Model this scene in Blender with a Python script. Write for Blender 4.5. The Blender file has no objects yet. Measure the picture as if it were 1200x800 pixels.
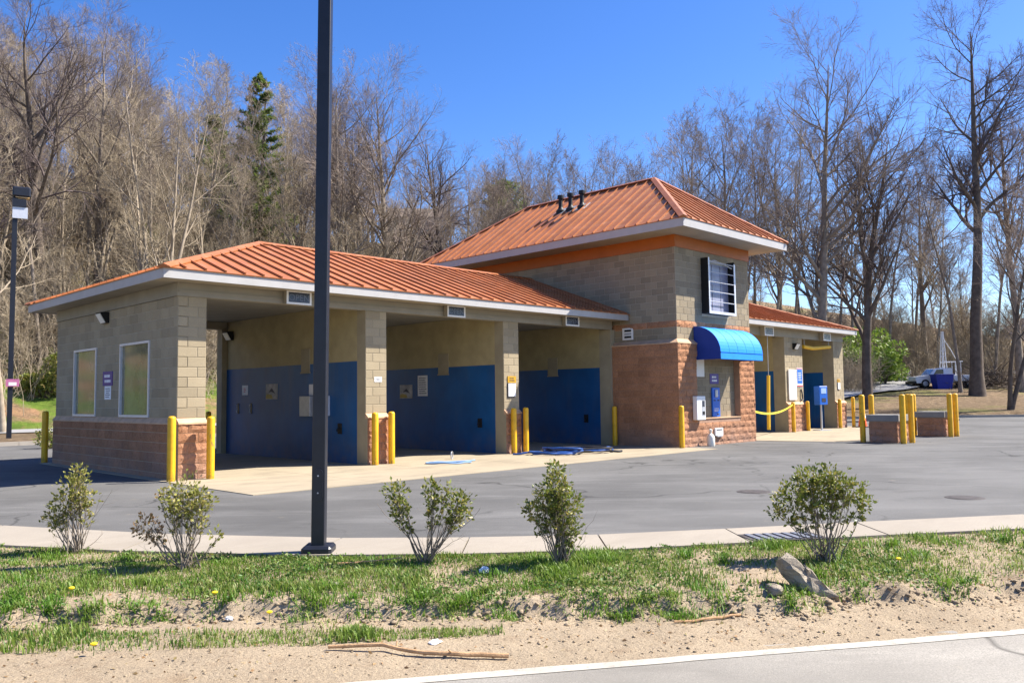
import bpy, math, random
import numpy as np
from mathutils import Vector, Matrix

# ------------------------------------------------------------------ camera, sky, sun, exposure
scene = bpy.context.scene
COL = scene.collection
R = math.radians
cam_d = bpy.data.cameras.new("camera"); cam = bpy.data.objects.new("camera", cam_d); COL.objects.link(cam)
cam_d.sensor_width = 36.0; cam_d.sensor_fit = 'HORIZONTAL'; cam_d.lens = 975.14/1200*36
cam_d.clip_start = .05; cam_d.clip_end = 9000
YAW, PITCH, ROLL = .7916034, .0670589, -.0124093
_f = Vector((math.sin(YAW)*math.cos(PITCH), math.cos(YAW)*math.cos(PITCH), math.sin(PITCH)))
_r = Vector((math.cos(YAW), -math.sin(YAW), 0)); _u = _r.cross(_f)
_r2 = math.cos(ROLL)*_r+math.sin(ROLL)*_u; _u2 = -math.sin(ROLL)*_r+math.cos(ROLL)*_u
CAM = Vector((-7.0804, -16.3452, 1.5503))
mw = Matrix.Identity(4)
for i in range(3):
    mw[i][0], mw[i][1], mw[i][2], mw[i][3] = _r2[i], _u2[i], -_f[i], CAM[i]
cam.matrix_world = mw
scene.camera = cam

SUN = Vector((.73, -.515, 1.0)).normalized()
world = bpy.data.worlds.new("World"); scene.world = world; world.use_nodes = True
wn = world.node_tree.nodes; wl = world.node_tree.links; wn.clear()
sky = wn.new("ShaderNodeTexSky"); sky.sky_type = 'NISHITA'; sky.sun_disc = False
sky.sun_elevation = math.asin(SUN.z); sky.sun_rotation = math.atan2(SUN.x, SUN.y)
sky.altitude = 700; sky.air_density = 1.0; sky.dust_density = .7; sky.ozone_density = 2.5
hs = wn.new("ShaderNodeHueSaturation"); hs.inputs['Saturation'].default_value = 1.32; hs.inputs['Hue'].default_value = .514; hs.inputs['Value'].default_value = 1.18
bg = wn.new("ShaderNodeBackground"); bg.inputs['Strength'].default_value = .082
wo = wn.new("ShaderNodeOutputWorld")
wl.new(sky.outputs[0], hs.inputs['Color']); wl.new(hs.outputs[0], bg.inputs[0]); wl.new(bg.outputs[0], wo.inputs[0])

sd = bpy.data.lights.new("sun", 'SUN'); sd.energy = 5.0; sd.angle = R(.53); sd.color = (1, .935, .835)
so = bpy.data.objects.new("sun", sd); COL.objects.link(so); so.location = (40, -30, 60)
so.rotation_euler = SUN.to_track_quat('Z', 'Y').to_euler()

vs = scene.view_settings; vs.view_transform = 'Standard'; vs.look = 'None'; vs.exposure = 1.30; vs.gamma = 1; vs.use_curve_mapping = False
scene.render.engine = 'CYCLES'
scene.render.resolution_x, scene.render.resolution_y = 1024, 682

# ------------------------------------------------------------------ helpers
rng = np.random.default_rng(7); random.seed(7)

def smooth(a, b, x):
    t = np.clip((np.asarray(x, float)-a)/(b-a), 0, 1); return t*t*(3-2*t)

def vnoise(x, y, seed=0):
    """value noise in 2d, -1..1"""
    x = np.asarray(x, float); y = np.asarray(y, float)
    xi = np.floor(x).astype(np.int64); yi = np.floor(y).astype(np.int64); fx = x-xi; fy = y-yi
    fx = fx*fx*(3-2*fx); fy = fy*fy*(3-2*fy)
    def h(a, b):
        n = (a*374761393+b*668265263+seed*974634777) & 0xffffffff
        n = ((n ^ (n >> 13))*1274126177) & 0xffffffff
        return ((n ^ (n >> 16)) & 0xffff)/32767.5-1
    return (h(xi, yi)*(1-fx)+h(xi+1, yi)*fx)*(1-fy)+(h(xi, yi+1)*(1-fx)+h(xi+1, yi+1)*fx)*fy

def fbm(x, y, o=4, seed=0):
    s = 0; a = 1; n = 0
    for k in range(o):
        s = s+a*vnoise(np.asarray(x)*2**k, np.asarray(y)*2**k, seed+k*17); n += a; a *= .5
    return s/n

def mesh_np(name, V, F, mats, rnd=None, smooth_sh=False, mi=None):
    """V (n,3); F int array (m,3|4) or list of such arrays"""
    if not isinstance(F, (list, tuple)): F = [F]
    F = [np.asarray(f, np.int32) for f in F if len(f)]
    me = bpy.data.meshes.new(name)
    V = np.asarray(V, np.float32)
    me.vertices.add(len(V)); me.vertices.foreach_set("co", V.ravel())
    nl = sum(f.size for f in F); npo = sum(len(f) for f in F)
    me.loops.add(nl); me.polygons.add(npo)
    me.loops.foreach_set("vertex_index", np.concatenate([f.ravel() for f in F]))
    tot = np.concatenate([np.full(len(f), f.shape[1], np.int32) for f in F])
    st = np.concatenate([[0], np.cumsum(tot)[:-1]]).astype(np.int32)
    me.polygons.foreach_set("loop_start", st); me.polygons.foreach_set("loop_total", tot)
    if smooth_sh: me.polygons.foreach_set("use_smooth", np.ones(npo, bool))
    for m in (mats if isinstance(mats, (list, tuple)) else [mats]): me.materials.append(m)
    if mi is not None: me.polygons.foreach_set("material_index", np.asarray(mi, np.int32))
    me.update(calc_edges=True)
    if rnd is not None:
        a = me.attributes.new("rnd", 'FLOAT', 'FACE'); a.data.foreach_set("value", np.asarray(rnd, np.float32))
    return me

def put(name, me, parent=None, loc=(0, 0, 0), rz=0.0):
    o = bpy.data.objects.new(name, me); COL.objects.link(o)
    o.location = loc; o.rotation_euler = (0, 0, rz); o.parent = parent
    return o

def tag(o, label=None, cat=None, group=None, kind=None):
    if label: o["label"] = label
    if cat: o["category"] = cat
    if group: o["group"] = group
    if kind: o["kind"] = kind
    return o

def thing(name, label, cat, loc=(0, 0, 0), rz=0.0, group=None):
    o = bpy.data.objects.new(name, None); COL.objects.link(o); o.location = loc; o.rotation_euler = (0, 0, rz)
    o.empty_display_size = .2
    return tag(o, label, cat, group)

class MB:
    """collects shapes into one mesh"""
    def __init__(s): s.v = []; s.f = []
    def add(s, V, F):
        n = len(s.v); s.v += [tuple(p) for p in V]; s.f += [tuple(i+n for i in f) for f in F]; return s
    def box(s, a, b, ch=0.0):
        x0, y0, z0 = a; x1, y1, z1 = b
        if ch <= 0:
            return s.add([(x0,y0,z0),(x1,y0,z0),(x1,y1,z0),(x0,y1,z0),(x0,y0,z1),(x1,y0,z1),(x1,y1,z1),(x0,y1,z1)],
                         [(0,3,2,1),(4,5,6,7),(0,1,5,4),(1,2,6,5),(2,3,7,6),(3,0,4,7)])
        c = ch; V = []; 
        for (z, k) in ((z0, c), (z0+c, 0), (z1-c, 0), (z1, c)):
            V += [(x0+k+(c if k == 0 else 0),y0+k,z),(x1-k-(c if k == 0 else 0),y0+k,z),(x1-k,y0+k+(c if k == 0 else 0),z),(x1-k,y1-k-(c if k == 0 else 0),z),
                  (x1-k-(c if k == 0 else 0),y1-k,z),(x0+k+(c if k == 0 else 0),y1-k,z),(x0+k,y1-k-(c if k == 0 else 0),z),(x0+k,y0+k+(c if k == 0 else 0),z)]
        F = [tuple(range(7, -1, -1)), tuple(range(24, 32))]
        for l in range(3):
            for i in range(8):
                j = (i+1) % 8; F.append((l*8+i, l*8+j, l*8+8+j, l*8+8+i))
        return s.add(V, F)
    def obox(s, c, u, v, w, hu, hv, hw):
        c, u, v, w = Vector(c), Vector(u), Vector(v), Vector(w)
        V = [c+u*hu*a+v*hv*b+w*hw*d for d in (-1, 1) for (a, b) in ((-1,-1),(1,-1),(1,1),(-1,1))]
        return s.add(V, [(0,3,2,1),(4,5,6,7),(0,1,5,4),(1,2,6,5),(2,3,7,6),(3,0,4,7)])
    def prism(s, poly, z0, z1):
        n = len(poly)
        V = [(x, y, z0) for x, y in poly]+[(x, y, z1) for x, y in poly]
        F = [tuple(range(n-1, -1, -1)), tuple(range(n, 2*n))]+[(i, (i+1) % n, n+(i+1) % n, n+i) for i in range(n)]
        return s.add(V, F)
    def slab(s, poly3, t):
        """planar polygon extruded down by t along its normal"""
        P = [Vector(p) for p in poly3]; n = len(P)
        nn = Vector((0, 0, 0))
        for i in range(n): nn += (P[i]-P[0]).cross(P[(i+1) % n]-P[0])
        nn.normalize()
        V = [p for p in P]+[p-nn*t for p in P]
        F = [tuple(range(n)), tuple(range(2*n-1, n-1, -1))]+[(n+i, n+(i+1) % n, (i+1) % n, i) for i in range(n)]
        return s.add(V, F)
    def lathe(s, prof, c=(0, 0, 0), n=16):
        V = []; F = []
        for r, z in prof:
            for k in range(n):
                a = 2*math.pi*k/n; V.append((c[0]+r*math.cos(a), c[1]+r*math.sin(a), c[2]+z))
        for l in range(len(prof)-1):
            for k in range(n):
                j = (k+1) % n; F.append((l*n+k, l*n+j, (l+1)*n+j, (l+1)*n+k))
        F.append(tuple(range(n-1, -1, -1))); F.append(tuple(range((len(prof)-1)*n, len(prof)*n)))
        return s.add(V, F)
    def tube(s, pts, r, n=8):
        V, F = tube_np([np.array(pts, float)], [np.full(len(pts), r) if np.isscalar(r) else np.array(r)], n, caps=True)
        return s.add([tuple(map(float, p)) for p in V], [tuple(int(i) for i in f) for f in F])
    def mesh(s, name, m, smooth_sh=False):
        me = bpy.data.meshes.new(name); me.from_pydata(s.v, [], s.f)
        for k in (m if isinstance(m, (list, tuple)) else [m]): me.materials.append(k)
        if smooth_sh:
            me.polygons.foreach_set("use_smooth", np.ones(len(me.polygons), bool))
            try: me.set_sharp_from_angle(angle=R(40))
            except Exception: pass
        me.update(); return me
    def build(s, name, m, parent=None, loc=(0, 0, 0), rz=0.0, smooth_sh=False):
        return put(name, s.mesh(name, m, smooth_sh), parent, loc, rz)

def tube_np(lines, radii, n=5, caps=False):
    """tubes along polylines -> V, F(quads)"""
    Vs = []; Fs = []; off = 0
    ang = np.arange(n)*2*np.pi/n; ca = np.cos(ang); sa = np.sin(ang)
    for P, r in zip(lines, radii):
        P = np.asarray(P, float); k = len(P)
        T = np.gradient(P, axis=0); T /= np.linalg.norm(T, axis=1)[:, None]+1e-12
        ref = np.array([0, 0, 1.]) if abs(T[0, 2]) < .8 else np.array([1., 0, 0])
        A = np.cross(T, ref); A /= np.linalg.norm(A, axis=1)[:, None]+1e-12
        B = np.cross(T, A)
        V = P[:, None, :]+(A[:, None, :]*ca[None, :, None]+B[:, None, :]*sa[None, :, None])*np.asarray(r)[:, None, None]
        Vs.append(V.reshape(-1, 3))
        i = np.arange(k-1)[:, None]*n; j = np.arange(n)[None, :]; j2 = (j+1) % n
        Fs.append(np.stack([i+j, i+n+j, i+n+j2, i+j2], -1).reshape(-1, 4)+off)
        if caps and n == 8:
            for b, o_ in ((0, 1), ((k-1)*n, -1)):
                q = [b+x for x in (0, 1, 2, 3)], [b+x for x in (0, 3, 4, 7)], [b+x for x in (4, 5, 6, 7)]
                Fs.append(np.array([qq[::o_] for qq in q])+off)
        off += k*n
    return np.concatenate(Vs), np.concatenate(Fs)

# ------------------------------------------------------------------ materials
class NT:
    def __init__(s, name):
        s.m = bpy.data.materials.new(name); s.m.use_nodes = True; s.t = s.m.node_tree; s.t.nodes.clear()
        s.out = s.n("ShaderNodeOutputMaterial"); s.p = s.n("ShaderNodeBsdfPrincipled"); s.l(s.p.outputs[0], s.out.inputs[0])
        s.pos = s.n("ShaderNodeNewGeometry").outputs['Position']
    def n(s, t, **k):
        x = s.t.nodes.new(t)
        for a, b in k.items(): setattr(x, a, b)
        return x
    def l(s, a, b): s.t.links.new(a, b)
    def noise(s, scale, detail=4, rough=.55, vec=None, dist=0.0):
        x = s.n("ShaderNodeTexNoise"); x.inputs['Scale'].default_value = scale; x.inputs['Detail'].default_value = detail
        x.inputs['Roughness'].default_value = rough; x.inputs['Distortion'].default_value = dist
        s.l(vec or s.pos, x.inputs['Vector']); return x.outputs['Fac']
    def vor(s, scale, feat='F1', vec=None):
        x = s.n("ShaderNodeTexVoronoi"); x.feature = feat; x.inputs['Scale'].default_value = scale; s.l(vec or s.pos, x.inputs['Vector'])
        return x.outputs['Distance']
    def mapr(s, v, a, b, c=0.0, d=1.0):
        x = s.n("ShaderNodeMapRange"); x.inputs[1].default_value = a; x.inputs[2].default_value = b; x.inputs[3].default_value = c; x.inputs[4].default_value = d
        s.l(v, x.inputs[0]); return x.outputs[0]
    def math(s, op, a, b=None):
        x = s.n("ShaderNodeMath"); x.operation = op
        for i, v in enumerate((a, b)):
            if v is None: continue
            if isinstance(v, (int, float)): x.inputs[i].default_value = v
            else: s.l(v, x.inputs[i])
        return x.outputs[0]
    def mix(s, f, a, b, mode='MIX'):
        x = s.n("ShaderNodeMix"); x.data_type = 'RGBA'; x.blend_type = mode
        for i, v in ((0, f), (6, a), (7, b)):
            if isinstance(v, (int, float)): x.inputs[i].default_value = v
            elif isinstance(v, tuple): x.inputs[i].default_value = (*v, 1) if len(v) == 3 else v
            else: s.l(v, x.inputs[i])
        return x.outputs[2]
    def scalev(s, vec, v3):
        x = s.n("ShaderNodeVectorMath"); x.operation = 'MULTIPLY'; s.l(vec, x.inputs[0]); x.inputs[1].default_value = v3; return x.outputs[0]
    def rnd(s):
        oi = s.n("ShaderNodeObjectInfo").outputs['Random']; at = s.n("ShaderNodeAttribute"); at.attribute_name = "rnd"
        return s.math('FRACT', s.math('ADD', oi, at.outputs['Fac']))
    def sep(s):
        x = s.n("ShaderNodeSeparateXYZ"); s.l(s.pos, x.inputs[0]); return x.outputs
    def bump(s, h, strength, dist=.02):
        b = s.n("ShaderNodeBump"); b.inputs['Strength'].default_value = strength; b.inputs['Distance'].default_value = dist
        s.l(h, b.inputs['Height']); s.l(b.outputs[0], s.p.inputs['Normal']); return b
    def fin(s, col, rough=.8, spec=.3, metal=0.0):
        if isinstance(col, tuple): s.p.inputs['Base Color'].default_value = (*col, 1)
        else: s.l(col, s.p.inputs['Base Color'])
        if isinstance(rough, (int, float)): s.p.inputs['Roughness'].default_value = rough
        else: s.l(rough, s.p.inputs['Roughness'])
        s.p.inputs['Specular IOR Level'].default_value = spec; s.p.inputs['Metallic'].default_value = metal
        return s.m

def k3(c, f): return tuple(min(1, x*f) for x in c)

def simple(name, c, rough=.6, var=.12, scale=4.0, bump=0.0, bscale=60, spec=.3, metal=0.0, rnd=0.0, fine=0.0):
    t = NT(name)
    col = t.mix(t.mapr(t.noise(scale), .3, .7), k3(c, 1-var), k3(c, 1+var))
    if fine: col = t.mix(t.mapr(t.noise(scale*22, 2), .35, .65, 1-fine, 1+fine), (0, 0, 0), col)
    if rnd:
        r = t.mapr(t.rnd(), 0, 1, 1-rnd, 1+rnd)
        mm = t.n("ShaderNodeVectorMath"); mm.operation = 'SCALE'; t.l(col, mm.inputs[0]); t.l(r, mm.inputs['Scale']); col = mm.outputs[0]
    if bump: t.bump(t.noise(bscale, 5, .65), bump)
    return t.fin(col, rough, spec, metal)

def mat_block(name, c, rnd=.13, dark=.75):
    t = NT(name)
    col = t.mix(t.mapr(t.noise(1.1, 5), .35, .7), k3(c, .86), k3(c, 1.1))
    col = t.mix(t.mapr(t.noise(90, 3, .7), .3, .75), k3(c, .72), col)
    r = t.mapr(t.rnd(), 0, 1, 1-rnd, 1+rnd)
    mm = t.n("ShaderNodeVectorMath"); mm.operation = 'SCALE'; t.l(col, mm.inputs[0]); t.l(r, mm.inputs['Scale']); col = mm.outputs[0]
    st = t.noise(1.6, 4, .6, vec=t.scalev(t.pos, (1, 1, .22)))
    col = t.mix(t.mapr(st, .55, .8, 0, .35), col, k3(c, .55))
    t.bump(t.noise(70, 5, .7), .5, .01)
    return t.fin(col, .92, .15)

def mat_split(name, c):
    t = NT(name)
    col = t.mix(t.mapr(t.noise(2.0, 5), .3, .7), k3(c, .85), k3(c, 1.15))
    col = t.mix(t.mapr(t.noise(34, 4, .7), .3, .52), k3(c, .55), col)
    r = t.mapr(t.rnd(), 0, 1, .9, 1.1)
    mm = t.n("ShaderNodeVectorMath"); mm.operation = 'SCALE'; t.l(col, mm.inputs[0]); t.l(r, mm.inputs['Scale']); col = mm.outputs[0]
    z = t.sep()[2]     # grey efflorescence splashed up from the paving
    e = t.math('MULTIPLY', t.mapr(z, .75, .1, 0, 1), t.mapr(t.noise(1.4, 4), .3, .6, .25, 1))
    col = t.mix(t.math('MULTIPLY', e, .45), col, (.30, .25, .23))
    t.bump(t.noise(42, 6, .75), .9, .03)
    return t.fin(col, .95, .12)

MT = {}
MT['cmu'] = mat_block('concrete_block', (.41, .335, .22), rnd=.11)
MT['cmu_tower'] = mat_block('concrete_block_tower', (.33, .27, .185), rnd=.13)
MT['mortar'] = simple('mortar', (.47, .41, .31), .95, .15, 6, .3, 80)
MT['split'] = mat_split('split_face_block', (.44, .22, .12))
MT['split_mortar'] = simple('split_mortar', (.36, .22, .15), .95, .15, 6, .3, 80)
MT['cap'] = simple('sloped_cap', (.56, .36, .22), .9, .15, 5, .3, 60)
MT['tan_paint'] = simple('tan_paint', (.40, .33, .18), .6, .12, 2.2, .12, 30)
MT['beige_paint'] = simple('beige_paint', (.34, .29, .195), .7, .1, 2.5, .15, 40)
MT['soffit'] = simple('soffit_paint', (.34, .29, .21), .7, .08, 2, .1, 30)
MT['beam'] = simple('beam_paint', (.27, .24, .185), .6, .1, 2.2, .1, 30)
MT['ceiling'] = simple('ceiling_paint', (.30, .28, .23), .8, .1, 2, .1, 30)
def mat_blue():
    t = NT('blue_wall_paint'); c = (.006, .085, .255)
    col = t.mix(t.mapr(t.noise(1.2, 5), .3, .7), k3(c, .8), k3(c, 1.2))
    col = t.mix(t.mapr(t.noise(2.0, 5, .6, vec=t.scalev(t.pos, (1, 1, .15))), .5, .72, 0, .45), col, (.06, .10, .17))
    z = t.sep()[2]; mud = t.math('MULTIPLY', t.mapr(z, .7, .0), t.mapr(t.noise(3, 5, .7), .35, .65)); col = t.mix(t.math('MULTIPLY', mud, .55), col, (.13, .115, .10))
    t.bump(t.noise(60, 4), .25, .01); return t.fin(col, .42, .35)
MT['blue'] = mat_blue()
def mat_roof():
    t = NT('orange_metal_roof'); c = (.375, .128, .042)
    col = t.mix(t.mapr(t.noise(.8, 5), .3, .7), k3(c, .80), k3(c, 1.14))
    col = t.mix(t.mapr(t.noise(5, 5, .65, vec=t.scalev(t.pos, (1, .35, 1))), .5, .8, 0, .55), col, (.50, .25, .14))
    r = t.mapr(t.rnd(), 0, 1, .88, 1.08)
    mm = t.n("ShaderNodeVectorMath"); mm.operation = 'SCALE'; t.l(col, mm.inputs[0]); t.l(r, mm.inputs['Scale'])
    t.bump(t.noise(3, 3), .06, .05)
    return t.fin(mm.outputs[0], t.mapr(t.noise(6, 4), .3, .7, .38, .52), .35)
MT['roof'] = mat_roof()
MT['orange_band'] = simple('orange_trim', (.36, .10, .016), .45, .08, 3, .05, 20)
MT['fascia'] = simple('fascia_paint', (.41, .395, .38), .45, .06, 3, .05, 30)
def mat_yellow():
    t = NT('yellow_bollard_paint'); c = (.80, .43, .010)
    col = t.mix(t.mapr(t.noise(5, 4), .3, .7), k3(c, .78), k3(c, 1.05))
    sc = t.noise(14, 6, .75, vec=t.scalev(t.pos, (1, 1, .45))); col = t.mix(t.mapr(sc, .60, .68, 0, .8), col, (.16, .10, .05))
    z = t.sep()[2]; rb = t.math('MULTIPLY', t.mapr(z, .22, .0), t.mapr(t.noise(22, 4), .38, .6)); col = t.mix(t.math('MULTIPLY', rb, .8), col, (.13, .075, .035))
    t.bump(t.noise(30, 4), .15, .01); return t.fin(col, .45, .4)
MT['yellow'] = mat_yellow()
MT['yellow_bar'] = simple('yellow_bar_plastic', (.78, .46, .03), .45, .08, 9)
MT['dark_metal'] = simple('dark_metal', (.011, .013, .021), .42, .2, 8, .05, 60, .45)
MT['black'] = simple('black_plastic', (.012, .012, .013), .5, .2, 20)
MT['white'] = simple('white_paint', (.78, .77, .75), .5, .05, 6)
MT['paper'] = simple('white_paper', (.80, .79, .77), .7, .05, 12)
MT['grey_metal'] = simple('grey_metal', (.45, .46, .48), .4, .1, 8, .05, 40, .5, .3)
MT['frame'] = simple('window_frame_metal', (.62, .63, .66), .35, .06, 8, 0, 40, .5, .2)
MT['purple'] = simple('purple_sign', (.045, .018, .22), .4, .05, 6)
MT['signblue'] = simple('blue_panel', (.02, .13, .55), .4, .06, 6)
MT['ink'] = simple('dark_ink', (.05, .05, .06), .6, .05, 6)
MT['inkwhite'] = simple('white_ink', (.8, .8, .82), .6, .05, 6)
MT['inkred'] = simple('red_ink', (.55, .05, .04), .6, .05, 6)
MT['screen'] = simple('dark_sign_face', (.02, .025, .05), .25, .2, 12, 0, 40, .5)
MT['signgrey'] = simple('unlit_letter', (.12, .14, .2), .4, .1, 12)
MT['lamp_lens'] = simple('lamp_lens', (.72, .70, .62), .3, .05, 6, 0, 40, .5)
MT['lamp_amber'] = simple('amber_lamp_lens', (.55, .33, .12), .35, .08, 6, 0, 40, .5)
MT['awning'] = simple('blue_awning_canvas', (.012, .24, .78), .62, .06, 3, .12, 50, .3)
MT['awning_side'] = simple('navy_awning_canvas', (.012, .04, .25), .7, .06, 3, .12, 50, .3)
MT['hose_blue'] = simple('blue_hose', (.02, .075, .27), .4, .15, 10, 0, 40, .5)
MT['hose_black'] = simple('black_hose', (.02, .02, .025), .5, .15, 10)
MT['cone'] = simple('orange_cone_rubber', (.85, .11, .02), .5, .08, 6)
MT['tape'] = simple('caution_tape', (.85, .68, .06), .5, .08, 6)
def mat_pane(name, c, rough, tr):
    t = NT(name); col = t.mix(t.mapr(t.noise(1.8, 5), .3, .7), k3(c, .7), k3(c, 1.25))
    t.p.inputs['Transmission Weight'].default_value = tr; t.p.inputs['IOR'].default_value = 1.45
    return t.fin(col, rough, .6)
MT['pane'] = mat_pane('hazed_window_pane', (.31, .30, .19), .07, .45)
MT['pane_lilac'] = mat_pane('milky_panel', (.28, .29, .40), .3, .15)
MT['truck_glass'] = mat_pane('vehicle_glass', (.05, .06, .07), .06, .3)
MT['bark_grey'] = simple('grey_bark', (.235, .195, .155), .95, .3, 3, .6, 14, .1)
MT['bark_pale'] = simple('pale_bark', (.31, .255, .19), .95, .25, 3, .5, 14, .1)
MT['bark_dark'] = simple('dark_bark', (.125, .10, .08), .95, .3, 3, .6, 14, .1)
MT['twig_tan'] = simple('tan_twigs', (.335, .275, .195), .95, .25, .25, 0, 14, .1, rnd=.15)
MT['twig_grey'] = simple('grey_twigs', (.235, .19, .16), .95, .25, .25, 0, 14, .1, rnd=.15)
MT['twig_dark'] = simple('dark_twigs', (.14, .11, .105), .95, .25, .25, 0, 14, .1, rnd=.15)
def mat_leaf(name, a, b, c2, rough=.5, tr=.25):
    t = NT(name); r = t.rnd()
    cr = t.n("ShaderNodeValToRGB"); t.l(r, cr.inputs[0]); e = cr.color_ramp.elements
    e[0].position = 0; e[0].color = (*a, 1); e[1].position = 1; e[1].color = (*c2, 1)
    m = e.new(.55); m.color = (*b, 1)
    t.fin(cr.outputs[0], rough, .35)
    tl = t.n("ShaderNodeBsdfTranslucent"); t.l(cr.outputs[0], tl.inputs[0]); mx = t.n("ShaderNodeMixShader"); mx.inputs[0].default_value = tr
    t.l(t.p.outputs[0], mx.inputs[1]); t.l(tl.outputs[0], mx.inputs[2]); t.l(mx.outputs[0], t.out.inputs[0]); return t.m
MT['leaf_olive'] = mat_leaf('olive_shrub_leaf', (.13, .145, .022), (.30, .30, .07), (.42, .33, .12), .4, .3)
MT['leaf_green'] = mat_leaf('green_shrub_leaf', (.085, .12, .016), (.20, .235, .045), (.36, .29, .08), .4, .3)
MT['leaf_brown'] = mat_leaf('brown_dry_leaf', (.28, .16, .07), (.36, .22, .10), (.20, .17, .06), .6)
MT['leaf_bright'] = mat_leaf('bright_green_leaf', (.12, .2, .02), (.2, .3, .04), (.28, .34, .07), .5)
MT['needle'] = mat_leaf('evergreen_needles', (.075, .125, .025), (.14, .20, .04), (.26, .30, .08), .6, .4)
MT['grass'] = mat_leaf('grass_blade', (.045, .135, .010), (.125, .245, .02), (.30, .31, .09), .5, .4)
MT['weed'] = mat_leaf('broad_weed_leaf', (.05, .12, .016), (.10, .19, .025), (.2, .24, .06), .5, .2)
MT['straw'] = mat_leaf('dry_straw', (.36, .27, .15), (.46, .36, .21), (.28, .2, .11), .8, .1)
MT['petal'] = simple('yellow_petals', (.85, .62, .02), .6, .06, 20)
MT['stick'] = simple('peeled_stick', (.42, .26, .14), .9, .3, 9, .5, 40, .1)
def mat_rock():
    t = NT('grey_rock'); c = (.42, .36, .275)
    col = t.mix(t.mapr(t.noise(4, 6), .3, .7), k3(c, .65), k3(c, 1.25))
    col = t.mix(t.mapr(t.noise(9, 5, .7, vec=t.scalev(t.pos, (.4, .4, 2.5))), .5, .75), col, k3(c, .5))
    t.bump(t.noise(22, 8, .7), .9, .05); return t.fin(col, .95, .15)
MT['rock'] = mat_rock()
def mat_asphalt(name, base, line=False):
    t = NT(name)
    col = t.mix(t.mapr(t.noise(.22, 5, .6), .3, .7), k3(base, .62), k3(base, 1.34))
    rot = t.n('ShaderNodeVectorRotate'); rot.inputs['Angle'].default_value = .75; rot.rotation_type = 'Z_AXIS'; t.l(t.pos, rot.inputs['Vector'])
    col = t.mix(t.mapr(t.noise(1.0, 6, .7, vec=t.scalev(rot.outputs[0], (.35, 1.5, 1))), .5, .74, 0, .7), col, k3(base, 1.75))
    col = t.mix(t.mapr(t.noise(.9, 5, .65, vec=t.scalev(rot.outputs[0], (.5, 1.2, 1))), .58, .72, 0, .6), col, k3(base, .45))
    col = t.mix(t.mapr(t.noise(2.6, 4, .6), .66, .74, 0, .5), col, (.30, .25, .17))
    col = t.mix(t.mapr(t.noise(1.9, 3, .5), .70, .76, 0, .75), col, k3(base, .35))
    sp = t.noise(75, 3, .8); col = t.mix(t.mapr(sp, .3, .55), k3(base, .72), t.mix(t.mapr(sp, .6, .85), col, k3(base, 1.6)))
    wv = t.n("ShaderNodeVectorMath"); wv.operation = 'ADD'; t.l(t.pos, wv.inputs[0])
    nz = t.n("ShaderNodeTexNoise"); nz.inputs['Scale'].default_value = .8; t.l(t.pos, nz.inputs['Vector'])
    sc = t.n("ShaderNodeVectorMath"); sc.operation = 'SCALE'; sc.inputs['Scale'].default_value = 1.6; t.l(nz.outputs['Color'], sc.inputs[0]); t.l(sc.outputs[0], wv.inputs[1])
    cr = t.vor(.17, 'DISTANCE_TO_EDGE', wv.outputs[0])
    crk = t.math('MULTIPLY', t.mapr(cr, .0, .008, 1, 0), t.mapr(t.noise(.35, 3), .40, .55))
    col = t.mix(t.math('MULTIPLY', crk, .85), col, k3(base, .3))
    t.bump(t.noise(110, 4, .8), .5, .01)
    return t.fin(col, .88, .25)
MT['asphalt'] = mat_asphalt('parking_asphalt', (.122, .119, .113))
MT['road'] = mat_asphalt('road_asphalt', (.27, .25, .215))
MT['far_road'] = simple('far_road_asphalt', (.27, .265, .26), .9, .1, .6, .2, 40)
def mat_line():
    t = NT('white_road_paint'); c = (.42, .39, .33)
    col = t.mix(t.mapr(t.noise(3, 4), .3, .7), k3(c, .85), k3(c, 1.1))
    col = t.mix(t.mapr(t.noise(14, 6, .75), .52, .66, 0, .8), col, (.24, .21, .17))
    t.bump(t.noise(90, 4), .3, .01); return t.fin(col, .8, .2)
MT['line'] = mat_line()
def mat_conc(name, c, patch):
    t = NT(name)
    col = t.mix(t.mapr(t.noise(.5, 5, .6), .3, .7), k3(c, .86), k3(c, 1.1))
    col = t.mix(t.mapr(t.noise(1.3, 6, .65, vec=t.scalev(t.pos, (.6, 1.6, 1))), .48, .68, 0, .75), col, patch)
    col = t.mix(t.mapr(t.noise(80, 3, .7), .3, .6), k3(c, .8), col)
    t.bump(t.noise(60, 5, .7), .25, .01); return t.fin(col, .9, .2)
MT['apron'] = mat_conc('apron_concrete', (.365, .305, .215), (.20, .17, .125))
MT['gutter'] = mat_conc('gutter_concrete', (.33, .29, .235), (.26, .225, .18))
MT['kerb'] = mat_conc('kerb_concrete', (.38, .34, .29), (.26, .23, .19))
MT['slab_cap'] = mat_conc('island_cap_concrete', (.26, .25, .23), (.2, .19, .18))
def mat_dirt():
    t = NT('sandy_dirt'); c = (.40, .315, .215)
    col = t.mix(t.mapr(t.noise(.9, 5, .6), .3, .7), k3(c, .84), k3(c, 1.12))
    col = t.mix(t.mapr(t.noise(5, 5, .65), .52, .75, 0, .55), col, (.23, .155, .095))
    col = t.mix(t.mapr(t.noise(48, 4, .75), .28, .5), k3(c, .5), col)
    v = t.vor(26); col = t.mix(t.mapr(v, .05, .16, .5, 0), col, (.25, .2, .16))
    t.bump(t.noise(30, 8, .75), .9, .03); return t.fin(col, .97, .08)
MT['dirt'] = mat_dirt()
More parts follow.
